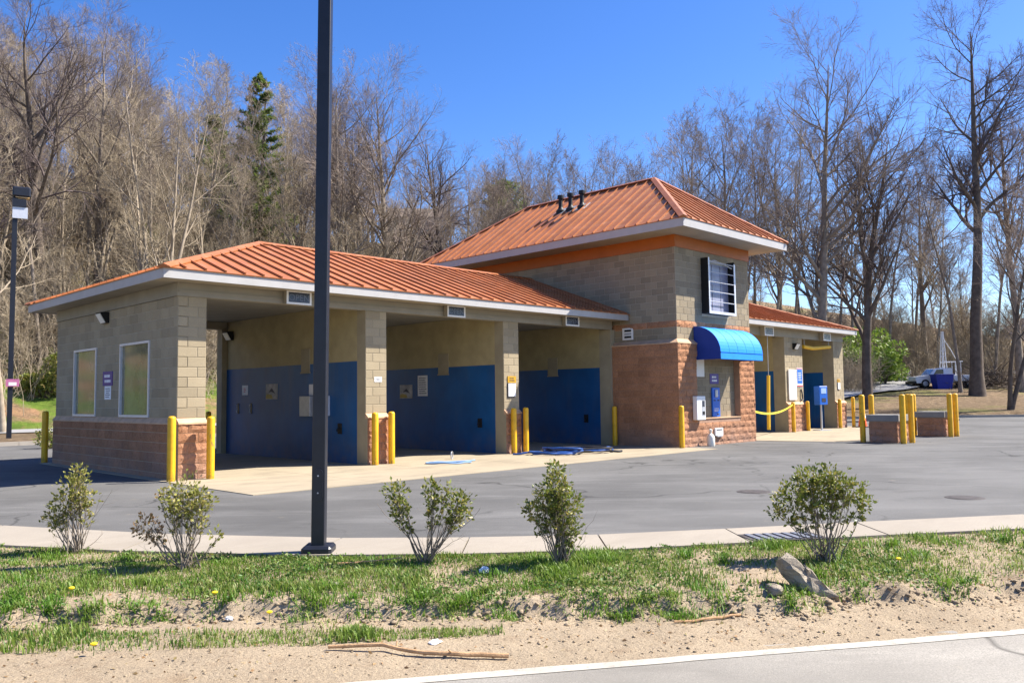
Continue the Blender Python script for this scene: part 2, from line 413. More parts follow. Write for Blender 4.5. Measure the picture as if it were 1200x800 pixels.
def mat_litter():
    t = NT('leaf_litter_ground'); c = (.30, .215, .135)
    s = t.sep()
    col = t.mix(t.mapr(t.noise(.12, 5, .6), .3, .7), k3(c, .72), k3(c, 1.2))
    col = t.mix(t.mapr(t.noise(2.2, 6, .75), .35, .65), k3(c, .42), col)
    col = t.mix(t.mapr(t.noise(3.6, 5, .7), .55, .72, 0, .8), col, (.46, .35, .22))
    # grass and bare red soil on the bank behind the rear road
    bank = t.math('MULTIPLY', t.mapr(s[1], 36, 38.5), t.mapr(s[1], 53, 46))
    left = t.mapr(s[0], 60, 42)
    bank = t.math('MULTIPLY', bank, left)
    g = t.mix(t.mapr(t.noise(1.3, 6, .7), .3, .7), (.07, .13, .02), (.18, .25, .045))
    g = t.mix(t.mapr(t.noise(.35, 4, .6), .48, .58), g, (.36, .215, .12))
    col = t.mix(t.math('MULTIPLY', bank, t.mapr(t.noise(.5, 4), .3, .5)), col, g)
    gr2 = t.math('MULTIPLY', t.mapr(t.noise(.16, 4), .53, .66), .55)
    col = t.mix(gr2, col, t.mix(t.noise(2, 4), (.13, .17, .03), (.28, .27, .09)))
    t.bump(t.noise(4, 8, .8), 1.0, .25); return t.fin(col, .97, .08)
MT['litter'] = mat_litter()
MT['hill'] = simple('haze_tinted_hill', (.10, .115, .15), .95, .2, .01, .5, .05, .05)  # bluish base colour stands in for haze over distance
MT['tyre'] = simple('tyre_rubber', (.02, .02, .02), .8, .15, 20)
MT['car_white'] = simple('white_car_paint', (.72, .72, .72), .3, .04, 6, 0, 40, .5)
MT['bin_blue'] = simple('blue_bin_plastic', (.015, .03, .28), .45, .1, 6)
MT['siding'] = simple('pale_siding', (.55, .53, .50), .7, .06, 3)
MT['shingle'] = simple('brown_shingles', (.14, .11, .09), .9, .2, 5)
MT['iron'] = simple('cast_iron', (.07, .06, .055), .7, .25, 14, .3, 60, .3)
MT['wood_pole'] = simple('weathered_pole', (.16, .125, .095), .95, .2, 3, .3, 30)

# ------------------------------------------------------------------ ground
def hz(x, y):
    """natural ground beyond the parking lot"""
    x = np.asarray(x, float); y = np.asarray(y, float)
    hill = np.interp(y, [-1e4, 38, 48, 95, 140, 400, 3000], [0, 0, 5.0, 27, 31, 40, 60])
    d = (x+7.08)*.712+(y+16.35)*.702
    right = np.interp(d, [-1e4, 53, 75, 100, 140, 400, 3000], [0, .1, 1.8, 3.7, 5.5, 9, 20])
    return np.maximum(hill, right*smooth(20, 45, x))

def hzn(x, y):
    z = hz(x, y); return z+fbm(np.asarray(x)/9, np.asarray(y)/9, 3, 5)*np.clip(z*.25, 0, .6)

def build_terrain():
    ax = np.unique(np.concatenate([np.arange(-60, 150, 1.5), np.linspace(150, 3200, 40), -np.linspace(60, 1500, 25)]))
    ay = np.unique(np.concatenate([np.arange(-40, 150, 1.5), np.linspace(150, 3200, 40), -np.linspace(40, 1500, 25)]))
    X, Y = np.meshgrid(ax, ay); d = (X+7.08)*.712+(Y+16.35)*.702
    Z = hzn(X, Y)
    inlot = ((Y < 18.7) & (d < 52.9))
    Z = np.where(inlot, np.where(Y < -2, -.7, -.12), Z+.06)
    nx, ny = len(ax), len(ay)
    i = (np.arange(ny-1)[:, None]*nx+np.arange(nx-1)[None, :]).ravel()
    F = np.stack([i, i+1, i+nx+1, i+nx], 1)
    me = mesh_np("ground", np.stack([X.ravel(), Y.ravel(), Z.ravel()], 1), F, MT['litter'], smooth_sh=True)
    tag(put("ground", me), "leaf strewn ground and hillside beyond the parking lot", kind="structure")
build_terrain()

# parking lot, gutter, apron
GF = [(-9.5, 5.0), (-7.4, 1.4), (-5.6, -1.8), (-4.07, -4.35), (-3.0, -6.6), (-1.8, -8.45), (-.85, -9.5), (.2, -10.45), (1.45, -11.3), (2.86, -12.2), (4.79, -13.5), (9, -16.3), (32, -31.7)]
GN = [(-10.6, 4.4), (-8.4, .6), (-6.4, -2.6), (-4.75, -5.5), (-3.75, -7.35), (-2.6, -9.05), (-1.55, -10.15), (-.45, -11.1), (.85, -11.95), (2.2, -12.83), (4.1, -14.15), (8.3, -16.95), (31.3, -32.4)]
lot = GF+[(75, -31.7), (32.2, 18.6), (-40, 18.6), (-40, 5.0)]
def flat(name, poly, z, m, label, kind="structure", rz=0):
    me = bpy.data.meshes.new(name); me.from_pydata([(x, y, z) for x, y in poly], [], [tuple(range(len(poly)))]); me.materials.append(m)
    me.update()
    if me.polygons[0].normal.z < 0: me.flip_normals()
    return tag(put(name, me), label, kind=kind)
flat("parking_lot", lot, 0.0, MT['asphalt'], "weathered grey asphalt lot in front of the car wash")
def build_gutter():
    m = MB()
    for i in range(len(GF)-1):
        a, b, c, d = GN[i], GN[i+1], GF[i+1], GF[i]
        L = math.hypot(b[0]-a[0], b[1]-a[1]); n = max(1, round(L/1.7))
        for k in range(n):
            f0, f1 = (k+.006)/n, (k+1-.006)/n
            P = [tuple(Vector(a).lerp(Vector(b), f0)), tuple(Vector(a).lerp(Vector(b), f1)), tuple(Vector(d).lerp(Vector(c), f1)), tuple(Vector(d).lerp(Vector(c), f0))]
            m.prism(P, -.15, .03)
    tag(m.build("gutter_strip", MT['gutter']), "pale concrete gutter strip curving round the lot edge", kind="structure")
build_gutter()
def build_apron():
    root = None; m = MB()
    # slabs with sawn joints
    xs = [-.3, 2.3, 4.85, 7.1, 9.4, 11.7, 14.12]; ys = [-3.65, -1.1, 1.6, 4.5, 7.6]
    for i in range(len(xs)-1):
        for j in range(len(ys)-1):
            m.box((xs[i]+.006, ys[j]+.006, -.1), (xs[i+1]-.006, ys[j+1]-.006, .012))
    tag(m.build("apron", MT['apron']), "stained tan concrete apron under the long wing", kind="structure")
    m = MB()
    m.prism([(18.62, -2.6), (19.2, -4.8), (20.6, -5.1), (24.8, -3.5), (24.8, 7.2), (18.62, 7.2)], -.1, .012)
    m.prism([(24.82, -3.5), (31.6, -.9), (33, 7.2), (24.82, 7.2)], -.1, .012)
    tag(m.build("apron", MT['apron']), "tan concrete apron under the short wing", kind="structure")
build_apron()

# kerbs at the back and right of the lot
def kerb(pts, label):
    m = MB()
    for (a, b) in zip(pts[:-1], pts[1:]):
        a, b = Vector(a), Vector(b); u = (b-a).normalized(); w = Vector((-u.y, u.x)); L = (b-a).length; n = max(1, int(L/3))
        for k in range(n):
            p = a+u*(L*k/n+.006); q = a+u*(L*(k+1)/n-.006)
            m.prism([tuple(p), tuple(q), tuple(q+w*.16), tuple(p+w*.16)], -.2, .14)
    tag(m.build("kerb", MT['kerb']), label, kind="structure")
kerb([(-40, 18.5), (32.2, 18.5)], "concrete kerb along the back of the lot")
kerb([(75.2, -31.7), (32.3, 18.3)][::-1], "low kerb edging the leafy ground beyond the lot")

# verge between gutter and road: (s across, t along)
NV = np.array([.556, .831]); TV = np.array([.831, -.556]); QV = np.array([-3.91, -11.8])
_g = np.array([((np.array(p)-QV)@TV, (np.array(p)-QV)@NV) for p in GN]); _g = _g[np.argsort(_g[:, 0])]
def gut_s(t): return np.interp(t, _g[:, 0], _g[:, 1])
def ledge_s(t): return np.interp(t, [-9, -3, -1.4, 0, 1.2, 2.6, 3.4, 4.1, 5.3, 7, 12], [2.3, 1.78, 1.66, 1.36, 1.08, .86, .74, .80, .84, .9, 1.0])+.10*vnoise(t*1.7, t*0, 3)+.05*vnoise(t*6, t*0, 9)+.02*vnoise(t*17, t*0, 11)
def ver_z(s, t, detail=True):
    s = np.asarray(s, float); t = np.asarray(t, float)
    L = ledge_s(t); G = gut_s(t)
    z = -.2475+.0275*smooth(.05, .6, s)+.0035*fbm(s*9, t*5, 3, 8)*smooth(-.05, 0, s)+.015*smooth(.5*L, L, s)
    lh = .085+.03*vnoise(t*1.3, t*0+5, 4)
    z = z+lh*smooth(L-.05, L+.09, s)
    top = -.22+lh
    u = np.clip((s-L)/(G-L), 0, 1)
    z = z+(-.01-top)*(1-(1-u)**1.7)
    if detail:
        z = z+.022*fbm(s*3, t*3, 4, 21)*smooth(.0, .3, s)*smooth(0, .2, G-s)+.034*fbm(s*9, t*9, 4, 33)*smooth(L-.3, L-.05, s)*(1-smooth(L+.15, L+.5, s))
        # tyre rut along the ledge on the right
        rut = np.exp(-((s-(L-.16))/.07)**2)*smooth(4.3, 5.0, t); z = z-.03*rut
    return np.where(s > G-.02, np.minimum(z, -.012), z)
def st2xy(s, t): return QV[0]+s*NV[0]+t*TV[0], QV[1]+s*NV[1]+t*TV[1]
def verge_pt(s, t): x, y = st2xy(s, t); return (float(x), float(y), float(ver_z(s, t)))
def build_verge():
    t = np.arange(-9, 14, .045); u = np.linspace(0, 1, 125)
    T, U = np.meshgrid(t, u); G = gut_s(T)+.12
    S = -.035+U*(G+.035)
    X, Y = st2xy(S, T); Z = ver_z(S, T)
    nx, ny = len(t), len(u); i = (np.arange(ny-1)[:, None]*nx+np.arange(nx-1)[None, :]).ravel()
    F = np.stack([i, i+1, i+nx+1, i+nx], 1)
    tag(put("verge", mesh_np("verge", np.stack([X.ravel(), Y.ravel(), Z.ravel()], 1), F, MT['dirt'], smooth_sh=True)), "sandy dirt verge between the road and the gutter", kind="structure")
build_verge()
def strip(name, s0, s1, t0, t1, z, m, label):
    P = [st2xy(s0, t0), st2xy(s0, t1), st2xy(s1, t1), st2xy(s1, t0)]
    return flat(name, [(float(a), float(b)) for a, b in P], z, m, label)
strip("road", -9.5, .10, -200, 200, -.25, MT['road'], "sun bleached asphalt road along the verge")
# edge line with a slightly worn outline
def edge_line():
    t = np.arange(-60, 80, .12); a = -.115+.006*vnoise(t*3, t*0, 1); b = .0+.008*vnoise(t*4, t*0, 2)
    V = []
    for s in (a, b):
        x, y = st2xy(s, t); V.append(np.stack([x, y, np.full_like(x, -.246)], 1))
    n = len(t); i = np.arange(n-1)
    tag(put("road_edge_line", mesh_np("road_edge_line", np.concatenate(V), np.stack([i, i+1, i+n+1, i+n], 1), MT['line'])), "white painted edge line of the road", kind="structure")
edge_line()
# rear road and the far curving road
def ribbon(name, pts, w, m, label, dz=.1):
    P = np.array(pts, float); d = np.concatenate([[0], np.cumsum(np.linalg.norm(np.diff(P, axis=0), axis=1))])
    q = np.arange(0, d[-1], 1.0); x = np.interp(q, d, P[:, 0]); y = np.interp(q, d, P[:, 1])
    k = np.ones(9)/9; x[4:-4] = np.convolve(x, k, 'valid'); y[4:-4] = np.convolve(y, k, 'valid')
    tx, ty = np.gradient(x), np.gradient(y); L = np.hypot(tx, ty); nx_, ny_ = -ty/L, tx/L
    V = []; offs = np.linspace(-w/2, w/2, 7)
    for o in offs:
        X, Y = x+nx_*o, y+ny_*o; V.append(np.stack([X, Y, hzn(X, Y)+.06+dz], 1))
    n = len(q); i = (np.arange(len(offs)-1)[:, None]*n+np.arange(n-1)[None, :]).ravel()
    tag(put(name, mesh_np(name, np.concatenate(V), np.stack([i, i+1, i+n+1, i+n], 1), m, smooth_sh=True)), label, kind="structure")
ribbon("rear_road", [(-60, 33.5), (44, 33.5)], 6.0, MT['far_road'], "grey road behind the car wash below the bank", .05)
ribbon("side_road", [(52, 12.6), (62, 12.4), (72, 12.6), (80, 14.2), (88, 17.2), (96, 20.6), (108, 26), (125, 33)], 4.6, MT['far_road'], "pale road curving away among the bare trees", .18)
# far hills, with blue air haze put into their colour
def hills():
    V = []; F = []; n = 120
    for k in range(n):
        a = R(20+75*k/(n-1)); r = 3600
        h = 215+70*math.sin(k*.21+1)+40*math.sin(k*.5)+18*random.uniform(-1, 1)
        if k < 45: h *= .75
        cx, cy = CAM.x+math.sin(a)*r, CAM.y+math.cos(a)*r
        V += [(cx, cy, -20), (cx+math.sin(a)*700, cy+math.cos(a)*700, h), (cx+math.sin(a)*1500, cy+math.cos(a)*1500, -20)]
    for k in range(n-1):
        b = k*3; F += [(b, b+1, b+4, b+3)[::-1], (b+1, b+2, b+5, b+4)[::-1]]
    me = bpy.data.meshes.new("hills"); me.from_pydata(V, [], F); me.materials.append(MT['hill']); me.update()
    tag(put("hills", me), "distant wooded hills tinted haze blue", kind="structure")
hills()
#==PART2==
# ------------------------------------------------------------------ the car wash building
H, B, CW, BL = 3.66, 1.22, .2032, .4064
bld = thing("car_wash_building", "self service car wash of concrete block with orange metal roofs and square tower", "building")
_bc = {}
def block_geo(kind, w, v=0):
    """local: x along the wall, -y outwards, z up"""
    j = .004; h = CW
    if kind == 'plain':
        c = .007; p = .007
        x0, x1, z0, z1 = j, w-j, j, h-j
        V = [(x0,.03,z0),(x1,.03,z0),(x1,.03,z1),(x0,.03,z1),(x0,-p+c*.7,z0),(x1,-p+c*.7,z0),(x1,-p+c*.7,z1),(x0,-p+c*.7,z1),
             (x0+c,-p,z0+c),(x1-c,-p,z0+c),(x1-c,-p,z1-c),(x0+c,-p,z1-c)]
        F = [(0,1,5,4),(1,2,6,5),(2,3,7,6),(3,0,4,7),(4,5,9,8),(5,6,10,9),(6,7,11,10),(7,4,8,11),(8,9,10,11)]
        return V, F
    rr = random.Random(v*31+int(w*1000)); am = .35 if kind == 'soft' else 1.0
    nx = max(2, round(w/.075)); nz = 3; j = .005
    V = []; F = []
    for b in range(nz+1):
        for a in range(nx+1):
            edge = a in (0, nx) or b in (0, nz)
            y = -.004-rr.uniform(0, .010)*am if edge else -.006-.006*am-rr.uniform(0, .026)*am
            fx = a/nx+(0 if a in (0, nx) else rr.uniform(-.25, .25)/nx); fz = b/nz+(0 if b in (0, nz) else rr.uniform(-.2, .2)/nz)
            V.append((j+fx*(w-2*j), y, j+fz*(CW-2*j)))
    for b in range(nz):
        for a in range(nx):
            q = b*(nx+1)+a; F.append((q, q+1, q+nx+2, q+nx+1))
    # side walls back to the mortar
    per = [a for a in range(nx+1)]+[b*(nx+1)+nx for b in range(1, nz+1)]+[nz*(nx+1)+a for a in range(nx-1, -1, -1)]+[b*(nx+1) for b in range(nz-1, 0, -1)]
    n0 = len(V)
    for q in per: V.append((V[q][0], .03, V[q][2]))
    for k in range(len(per)):
        k2 = (k+1) % len(per); F.append((per[k2], per[k], n0+k, n0+k2))
    return V, F
def face_blocks(parent, org, rz, length, z0, nc, kind, m, openings=(), joined=None, name=None, skip=(), phase=0):
    name = name or ('concrete_block' if kind == 'plain' else 'split_face_block')
    ca, sa = math.cos(rz), math.sin(rz); n = 0
    for c in range(nc):
        if c in skip: continue
        z = z0+c*CW; off = 0 if (c+phase) % 2 == 0 else -BL/2
        ed = []
        u = off
        while u < length-1e-6:
            a, b = max(0, u), min(length, u+BL); u += BL
            segs = [(a, b)]
            for (o0, o1, oz0, oz1) in openings:
                if oz0-.05 < z+CW/2 < oz1+.05:
                    ns = []
                    for (p, q) in segs:
                        if q <= o0 or p >= o1: ns.append((p, q)); continue
                        if p < o0: ns.append((p, o0))
                        if q > o1: ns.append((o1, q))
                    segs = ns
            ed += [s for s in segs if s[1]-s[0] > .05]
        for (a, b) in ed:
            w = round(b-a, 3); v = random.randrange(6) if kind != 'plain' else 0
            x, y = org[0]+ca*a, org[1]+sa*a
            if joined is not None:
                V, F = block_geo(kind, w, v)
                n0 = len(joined['v'])
                joined['v'] += [(x+ca*p[0]-sa*p[1], y+sa*p[0]+ca*p[1], z+p[2]) for p in V]
                joined['f'] += [tuple(i+n0 for i in f) for f in F]; joined['r'] += [random.random()]*len(F)
            else:
                key = (kind, w, v, m.name)
                if key not in _bc:
                    V, F = block_geo(kind, w, v); mb = MB(); mb.add(V, F); _bc[key] = mb.mesh(name, m)
                put(name, _bc[key], parent, (x, y, z), rz)
            n += 1
    return n
def J(): return dict(v=[], f=[], r=[])
def jbuild(j, name, m, parent):
    me = bpy.data.meshes.new(name); me.from_pydata(j['v'], [], j['f']); me.materials.append(m)
    a = me.attributes.new("rnd", 'FLOAT', 'FACE'); a.data.foreach_set("value", np.array(j['r'], np.float32)); me.update()
    return tag(put(name, me, parent), kind="stuff")
PI = math.pi
L = 7.315
def wedge(m, a, b, out, z0, z1, wall):
    """sloping cap strip from a to b; out = (dx,dy) to the front edge"""
    ax, ay = a; bx, by = b; dx, dy = out
    V = [(ax,ay,z1),(bx,by,z1),(bx+dx,by+dy,z0),(ax+dx,ay+dy,z0),(ax,ay,z0-.03),(bx,by,z0-.03),(bx+dx,by+dy,z0-.03),(ax+dx,ay+dy,z0-.03)]
    m.add(V, [(0,3,2,1),(3,7,6,2),(0,4,7,3),(1,2,6,5),(4,5,6,7),(0,1,5,4)])
# --- end wall
W1, W2, WZ = (4.43, 5.97), (1.34, 2.97), (1.225, 2.845)
m = MB()
for (a, b) in ((.0, W2[0]), (W2[1], W1[0]), (W1[1], L)): m.box((0, a, 0), (.2, b, H-.01))
for w in (W1, W2):
    m.box((0, w[0], WZ[1]), (.2, w[1], H-.01)); m.box((0, w[0], 0), (.2, w[1], WZ[0]-.01))
m.box((-.058, .002, 0), (-.001, L, 1.12))
endw = m.build("end_wall", MT['mortar'], bld)
face_blocks(endw, (0, L), -PI/2, L, B, 12, 'plain', MT['cmu'], [(L-W1[1], L-W1[0], *WZ), (L-W2[1], L-W2[0], *WZ)])
face_blocks(endw, (-.06, L), -PI/2, L, 1.13-6*CW, 6, 'soft', MT['split'])
m = MB(); wedge(m, (0, L), (0, -.0), (-.085, 0), 1.125, B, 0); m.build("sill_cap", MT['cap'], endw)
for (a, b) in (W1, W2):
    w = MB(); f = .05
    w.box((-.03, a, WZ[0]), (.05, b, WZ[0]+f)); w.box((-.03, a, WZ[1]-f), (.05, b, WZ[1])); w.box((-.03, a, WZ[0]+f), (.05, a+f, WZ[1]-f)); w.box((-.03, b-f, WZ[0]+f), (.05, b, WZ[1]-f))
    win = w.build("window", MT['frame'], bld)
    MB().box((.022, a+f, WZ[0]+f), (.034, b-f, WZ[1]-f)).build("pane", MT['pane'], win)
# --- columns and bases of the left wing
def column(x0, x1, y0, top, belt, depth=.34, phase=0, joined=None, js=None, flare=.09):
    m = MB().box((x0, y0, 0), (x1, y0+depth, top))
    m.box((x0+.002, y0-flare+.012, 0), (x1-.002, y0-.001, belt-.1))
    c = m.build("column", MT['beige_paint'], bld)
    nc = round((top-belt)/CW)
    face_blocks(c, (x0, y0), 0, x1-x0, belt, nc, 'plain', MT['cmu'], phase=phase, joined=joined)
    face_blocks(c, (x0, y0-flare+.01), 0, x1-x0, belt-.09-6*CW, 6, 'split', MT['split'], joined=js)
    m = MB(); wedge(m, (x0-.004, y0), (x1+.004, y0), (0, -flare-.025), belt-.095, belt, 0); m.build("sill_cap", MT['cap'], c)
    return c
C2, C3 = (4.51, 5.12), (9.12, 9.72)
column(-.004, .585, 0, H, B, depth=.2)
column(*C2, 0, H, B, phase=1); column(*C3, 0, H, B)
# --- partitions: blue below, tan above
def partition(x0, x1, y0, y1, zb, zt, name="partition_wall"):
    p = MB().box((x0, y0, 0), (x1, y1, zb)).build(name, MT['blue'], bld)
    MB().box((x0, y0, zb), (x1, y1, zt)).build("upper_wall", MT['tan_paint'], p)
    return p
partition(C2[0]+.004, C2[1]-.3, .34, 7.0, 2.47, 3.865)
partition(C3[0]+.004, C3[1]-.3, .34, 7.0, 2.47, 3.865)
partition(13.934, 14.15, .46, 7.0, 2.47, 3.865)
partition(.203, .22, .2, 7.0, 2.47, 3.865)
MB().box((13.93, 0, 0), (14.15, .46, H)).build("column", MT['beige_paint'], bld)
for (a, b) in ((4.36, 5.12), (9.0, 9.72), (13.8, 14.15)):
    MB().box((a, 7.001, 0), (b, 7.315, H)).build("column", MT['beige_paint'], bld)
# pale repair patches (old duct scars) on the partitions
for (x, y0, y1) in ((4.514, 2.43, 2.84), (9.124, 2.31, 2.77), (13.934, 2.26, 2.70)):
    MB().box((x-.018, y0, 2.24), (x-.001, y1, 2.87)).box((x-.03, y0-.02, 2.235), (x-.001, y1+.02, 2.27)).build("patch_board", MT['beige_paint'], bld)
# --- beams, soffit, ceiling, fascia
m = MB(); m.box((-.002, -.03, H), (13.98, .2, 3.93)); m.box((-.002, 7.0, H), (14.1, 7.33, 3.93)); m.box((-.03, -.03, H), (-.003, 7.33, 3.93))
m.box((.0, -.05, 3.74), (13.98, -.031, 3.78))
m.build("beam", MT['beam'], bld)
EX0, EY0, EY1 = -.55, -.60, 7.9
MB().box((.2, .2, 3.87), (14.1, 7.0, 3.90)).build("bay_ceiling", MT['ceiling'], bld)
MB().box((EX0+.02, EY0+.02, 3.935), (14.1, EY1-.02, 3.955)).build("soffit", MT['soffit'], bld)
def fascia(parts):
    m = MB()
    for a, b in parts: m.box(a, b)
    return m.build("fascia", MT['fascia'], bld)
fascia([((EX0, EY0, 3.915), (14.1, EY0+.025, 4.10)), ((EX0, EY0+.026, 3.915), (EX0+.025, EY1, 4.10)), ((EX0+.026, EY1-.025, 3.915), (14.1, EY1, 4.10))])
# --- metal roofs
def clip(poly, ax, lo, hi):
    def half(P, sgn, lim):
        out = []
        for i in range(len(P)):
            a, b = P[i], P[(i+1) % len(P)]; da, db = sgn*(a[ax]-lim), sgn*(b[ax]-lim)
            if da >= 0: out.append(a)
            if (da > 0 and db < 0) or (da < 0 and db > 0):
                t = da/(da-db); out.append(tuple(a[k]+(b[k]-a[k])*t for k in range(3)))
        return out
    P = half(poly, 1, lo); return half(P, -1, hi) if P else P
def roof_slope(roof, poly, ax, step=.415, joined=False, rib=.045, start=None):
    """standing-seam pans across a planar slope; ax = horizontal axis along the eave"""
    lo = min(p[ax] for p in poly); hi = max(p[ax] for p in poly)
    P = [Vector(p) for p in poly]; nn = (P[1]-P[0]).cross(P[2]-P[0]).normalized()
    if nn.z < 0: nn = -nn; poly = poly[::-1]
    u = Vector((1, 0, 0)) if ax == 0 else Vector((0, 1, 0)); v = nn.cross(u).normalized()
    mj = MB(); a = lo if start is None else start
    while a < hi-.02:
        b = min(a+step, hi)
        Q = clip(poly, ax, a, b)
        if len(Q) >= 3:
            m = mj if joined else MB()
            m.slab(Q, .02)
            # rib at the low-u side of the pan
            R_ = clip(poly, ax, a+.012, a+.03)
            if len(R_) >= 3:
                cs = [(Vector(q)-Vector(poly[0])).dot(v) for q in R_]
                mid = a+.021; l0, l1 = min(cs), max(cs)
                if l1-l0 > .12:
                    base = Vector(poly[0])-u*((Vector(poly[0])).dot(u)-mid)
                    c = base+v*((l0+l1)/2)+nn*(rib/2)
                    m.obox(c, u, v, nn, .014, (l1-l0)/2-.012, rib/2)
            if not joined: m.build("roof_panel", MT['roof'], roof)
        a += step
    if joined: tag(mj.build("roof_panels", MT['roof'], roof), kind="stuff")
def ridge_cap(roof, a, b, w=.13, name="ridge_cap"):
    a, b = Vector(a), Vector(b); d = (b-a).normalized(); s = d.cross(Vector((0, 0, 1))).normalized(); n_ = s.cross(d)
    m = MB(); lift = .052; dr = .052
    V = []
    for p in (a, b):
        V += [p+s*w-n_*dr+n_*lift, p+n_*(lift+.012), p-s*w-n_*dr+n_*lift, p+s*w-n_*(dr+.02)+n_*lift, p-s*w-n_*(dr+.02)+n_*lift]
    m.add(V, [(0,1,6,5),(1,2,7,6),(3,0,5,8),(2,4,9,7),(0,3,4,2,1),(5,6,7,9,8),(3,8,9,4)])
    return m.build(name, MT['roof'], roof)
ZE, ZR, YR = 4.115, 5.68, 3.65
def wing_roof(x0, x1, y0, y1, ze, zr, hipleft, xe, joined=False):
    """hip at one end (xe = x of the hip end), other end runs into the tower"""
    yr = (y0+y1)/2; run = yr-y0
    root = MB().box((min(x0, x1)+.4 if hipleft else x0, yr-.05, ze+.1), (x1 if hipleft else x1-.4, yr+.05, ze+.2)).build("roof", MT['roof'], bld)
    if hipleft:
        xh = x0+run
        front = [(x0, y0, ze), (x1, y0, ze), (x1, yr, zr), (xh, yr, zr)]; back = [(x1, y1, ze), (x0, y1, ze), (xh, yr, zr), (x1, yr, zr)]
        end = [(x0, y1, ze), (x0, y0, ze), (xh, yr, zr)]; c = x0
    else:
        xh = x1-run
        front = [(x0, y0, ze), (x1, y0, ze), (xh, yr, zr), (x0, yr, zr)]; back = [(x1, y1, ze), (x0, y1, ze), (x0, yr, zr), (xh, yr, zr)]
        end = [(x1, y0, ze), (x1, y1, ze), (xh, yr, zr)]; c = x1
    roof_slope(root, front, 0, joined=joined); roof_slope(root, end, 1, joined=joined); roof_slope(root, back, 0, joined=True)
    other = x1 if hipleft else x0
    ridge_cap(root, (xh, yr, zr), (other, yr, zr)); ridge_cap(root, (c, y0, ze), (xh, yr, zr)); ridge_cap(root, (c, y1, ze), (xh, yr, zr))
    return root
wing_roof(EX0-.02, 14.15, EY0-.03, EY1+.03, ZE, ZR, True, EX0)
# --- tower
TX0, TX1, TY0, TY1 = 14.16, 18.55, -2.33, 8.1
m = MB(); m.box((TX0, -2.25, 0), (TX1, TY1, 3.2)); m.box((TX0, TY0, 3.2), (TX1, TY1, 6.05))
tower = m.build("tower_wall", MT['mortar'], bld)
RX0, RX1, RZ0, RZ1, FX, FY = 15.01, 17.57, .83, 2.72, 13.99, -2.465
m = MB()
m.box((FX+.012, FY+.012, 0), (TX0-.001, -.002, 3.14))
m.box((TX0-.001, FY+.012, 0), (RX0, -2.251, 3.14)); m.box((RX1, FY+.012, 0), (TX1, -2.251, 3.14))
m.box((RX0, FY+.012, 0), (RX1, -2.251, RZ0)); m.box((RX0, FY+.012, RZ1), (RX1, -2.251, 3.14))
veneer = m.build("base_veneer", MT['split_mortar'], tower)
j1, j2 = J(), J()
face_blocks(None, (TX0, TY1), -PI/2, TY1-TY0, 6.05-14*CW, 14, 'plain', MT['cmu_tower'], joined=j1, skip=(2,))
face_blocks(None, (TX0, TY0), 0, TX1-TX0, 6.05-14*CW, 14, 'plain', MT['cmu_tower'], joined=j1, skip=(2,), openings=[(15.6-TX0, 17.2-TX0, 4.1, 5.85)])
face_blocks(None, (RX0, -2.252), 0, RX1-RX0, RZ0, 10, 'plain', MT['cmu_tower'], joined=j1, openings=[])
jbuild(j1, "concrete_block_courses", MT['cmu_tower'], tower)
face_blocks(None, (FX+.01, -.003), -PI/2, -.003-FY, 3.14-16*CW, 16, 'soft', MT['split'], joined=j2)
face_blocks(None, (FX, FY+.01), 0, TX1-FX, 3.14-16*CW, 16, 'split', MT['split'], joined=j2, openings=[(RX0-FX, RX1-FX, RZ0, RZ1)])
jb = J()
face_blocks(None, (TX0, TY1), -PI/2, TY1-TY0, 6.05-12*CW, 1, 'split', MT['split'], joined=j2)
face_blocks(None, (TX0, TY0), 0, TX1-TX0, 6.05-12*CW, 1, 'split', MT['split'], joined=j2)
jbuild(j2, "split_face_courses", MT['split'], tower)
m = MB(); wedge(m, (TX0, -.002), (TX0, TY0), (FX-TX0-.02, 0), 3.135, 3.26, 0)
wedge(m, (TX0, TY0), (TX1, TY0), (0, FY-TY0-.02), 3.135, 3.26, 0)
m.add([(TX0, TY0, 3.26), (FX-.02, TY0, 3.135), (FX-.02, FY-.02, 3.135), (TX0, FY-.02, 3.135), (FX-.02, FY-.02, 3.105), (TX0, FY-.02, 3.105), (FX-.02, TY0, 3.105)], [(0, 1, 2), (0, 2, 3), (1, 6, 4, 2), (2, 4, 5, 3)])
m.build("sloped_cap", MT['cap'], tower)
MB().box((RX0, FY-.015, RZ0-.012), (RX1, -2.26, RZ0+.02)).build("counter_sill", MT['cap'], tower)
m = MB(); m.box((TX0-.035, TY0-.035, 6.05), (TX1+.035, TY1+.035, 6.42)); m.build("trim_band", MT['orange_band'], tower)
TEX0, TEX1, TEY0, TEY1, TZE, TZR = 13.2, 19.51, -3.29, 8.95, 6.665, 8.95
MB().box((TEX0+.03, TEY0+.03, 6.422), (TEX1-.03, TEY1-.03, 6.45)).build("soffit", MT['soffit'], bld)
fascia([((TEX0, TEY0, 6.41), (TEX1, TEY0+.03, 6.65)), ((TEX0, TEY0+.031, 6.41), (TEX0+.03, TEY1, 6.65)), ((TEX1-.03, TEY0+.031, 6.41), (TEX1, TEY1, 6.65)), ((TEX0+.031, TEY1-.03, 6.41), (TEX1-.031, TEY1, 6.65))])
xm = (TEX0+TEX1)/2; run = xm-TEX0; e = .025
troof = MB().box((xm-.05, TEY0+run, 7.0), (xm+.05, TEY1-run, 7.1)).build("roof", MT['roof'], bld)
A, Bp, C_, D = (TEX0-e, TEY0-e, TZE), (TEX1+e, TEY0-e, TZE), (TEX1+e, TEY1+e, TZE), (TEX0-e, TEY1+e, TZE)
P1, P2 = (xm, TEY0+run, TZR), (xm, TEY1-run, TZR)
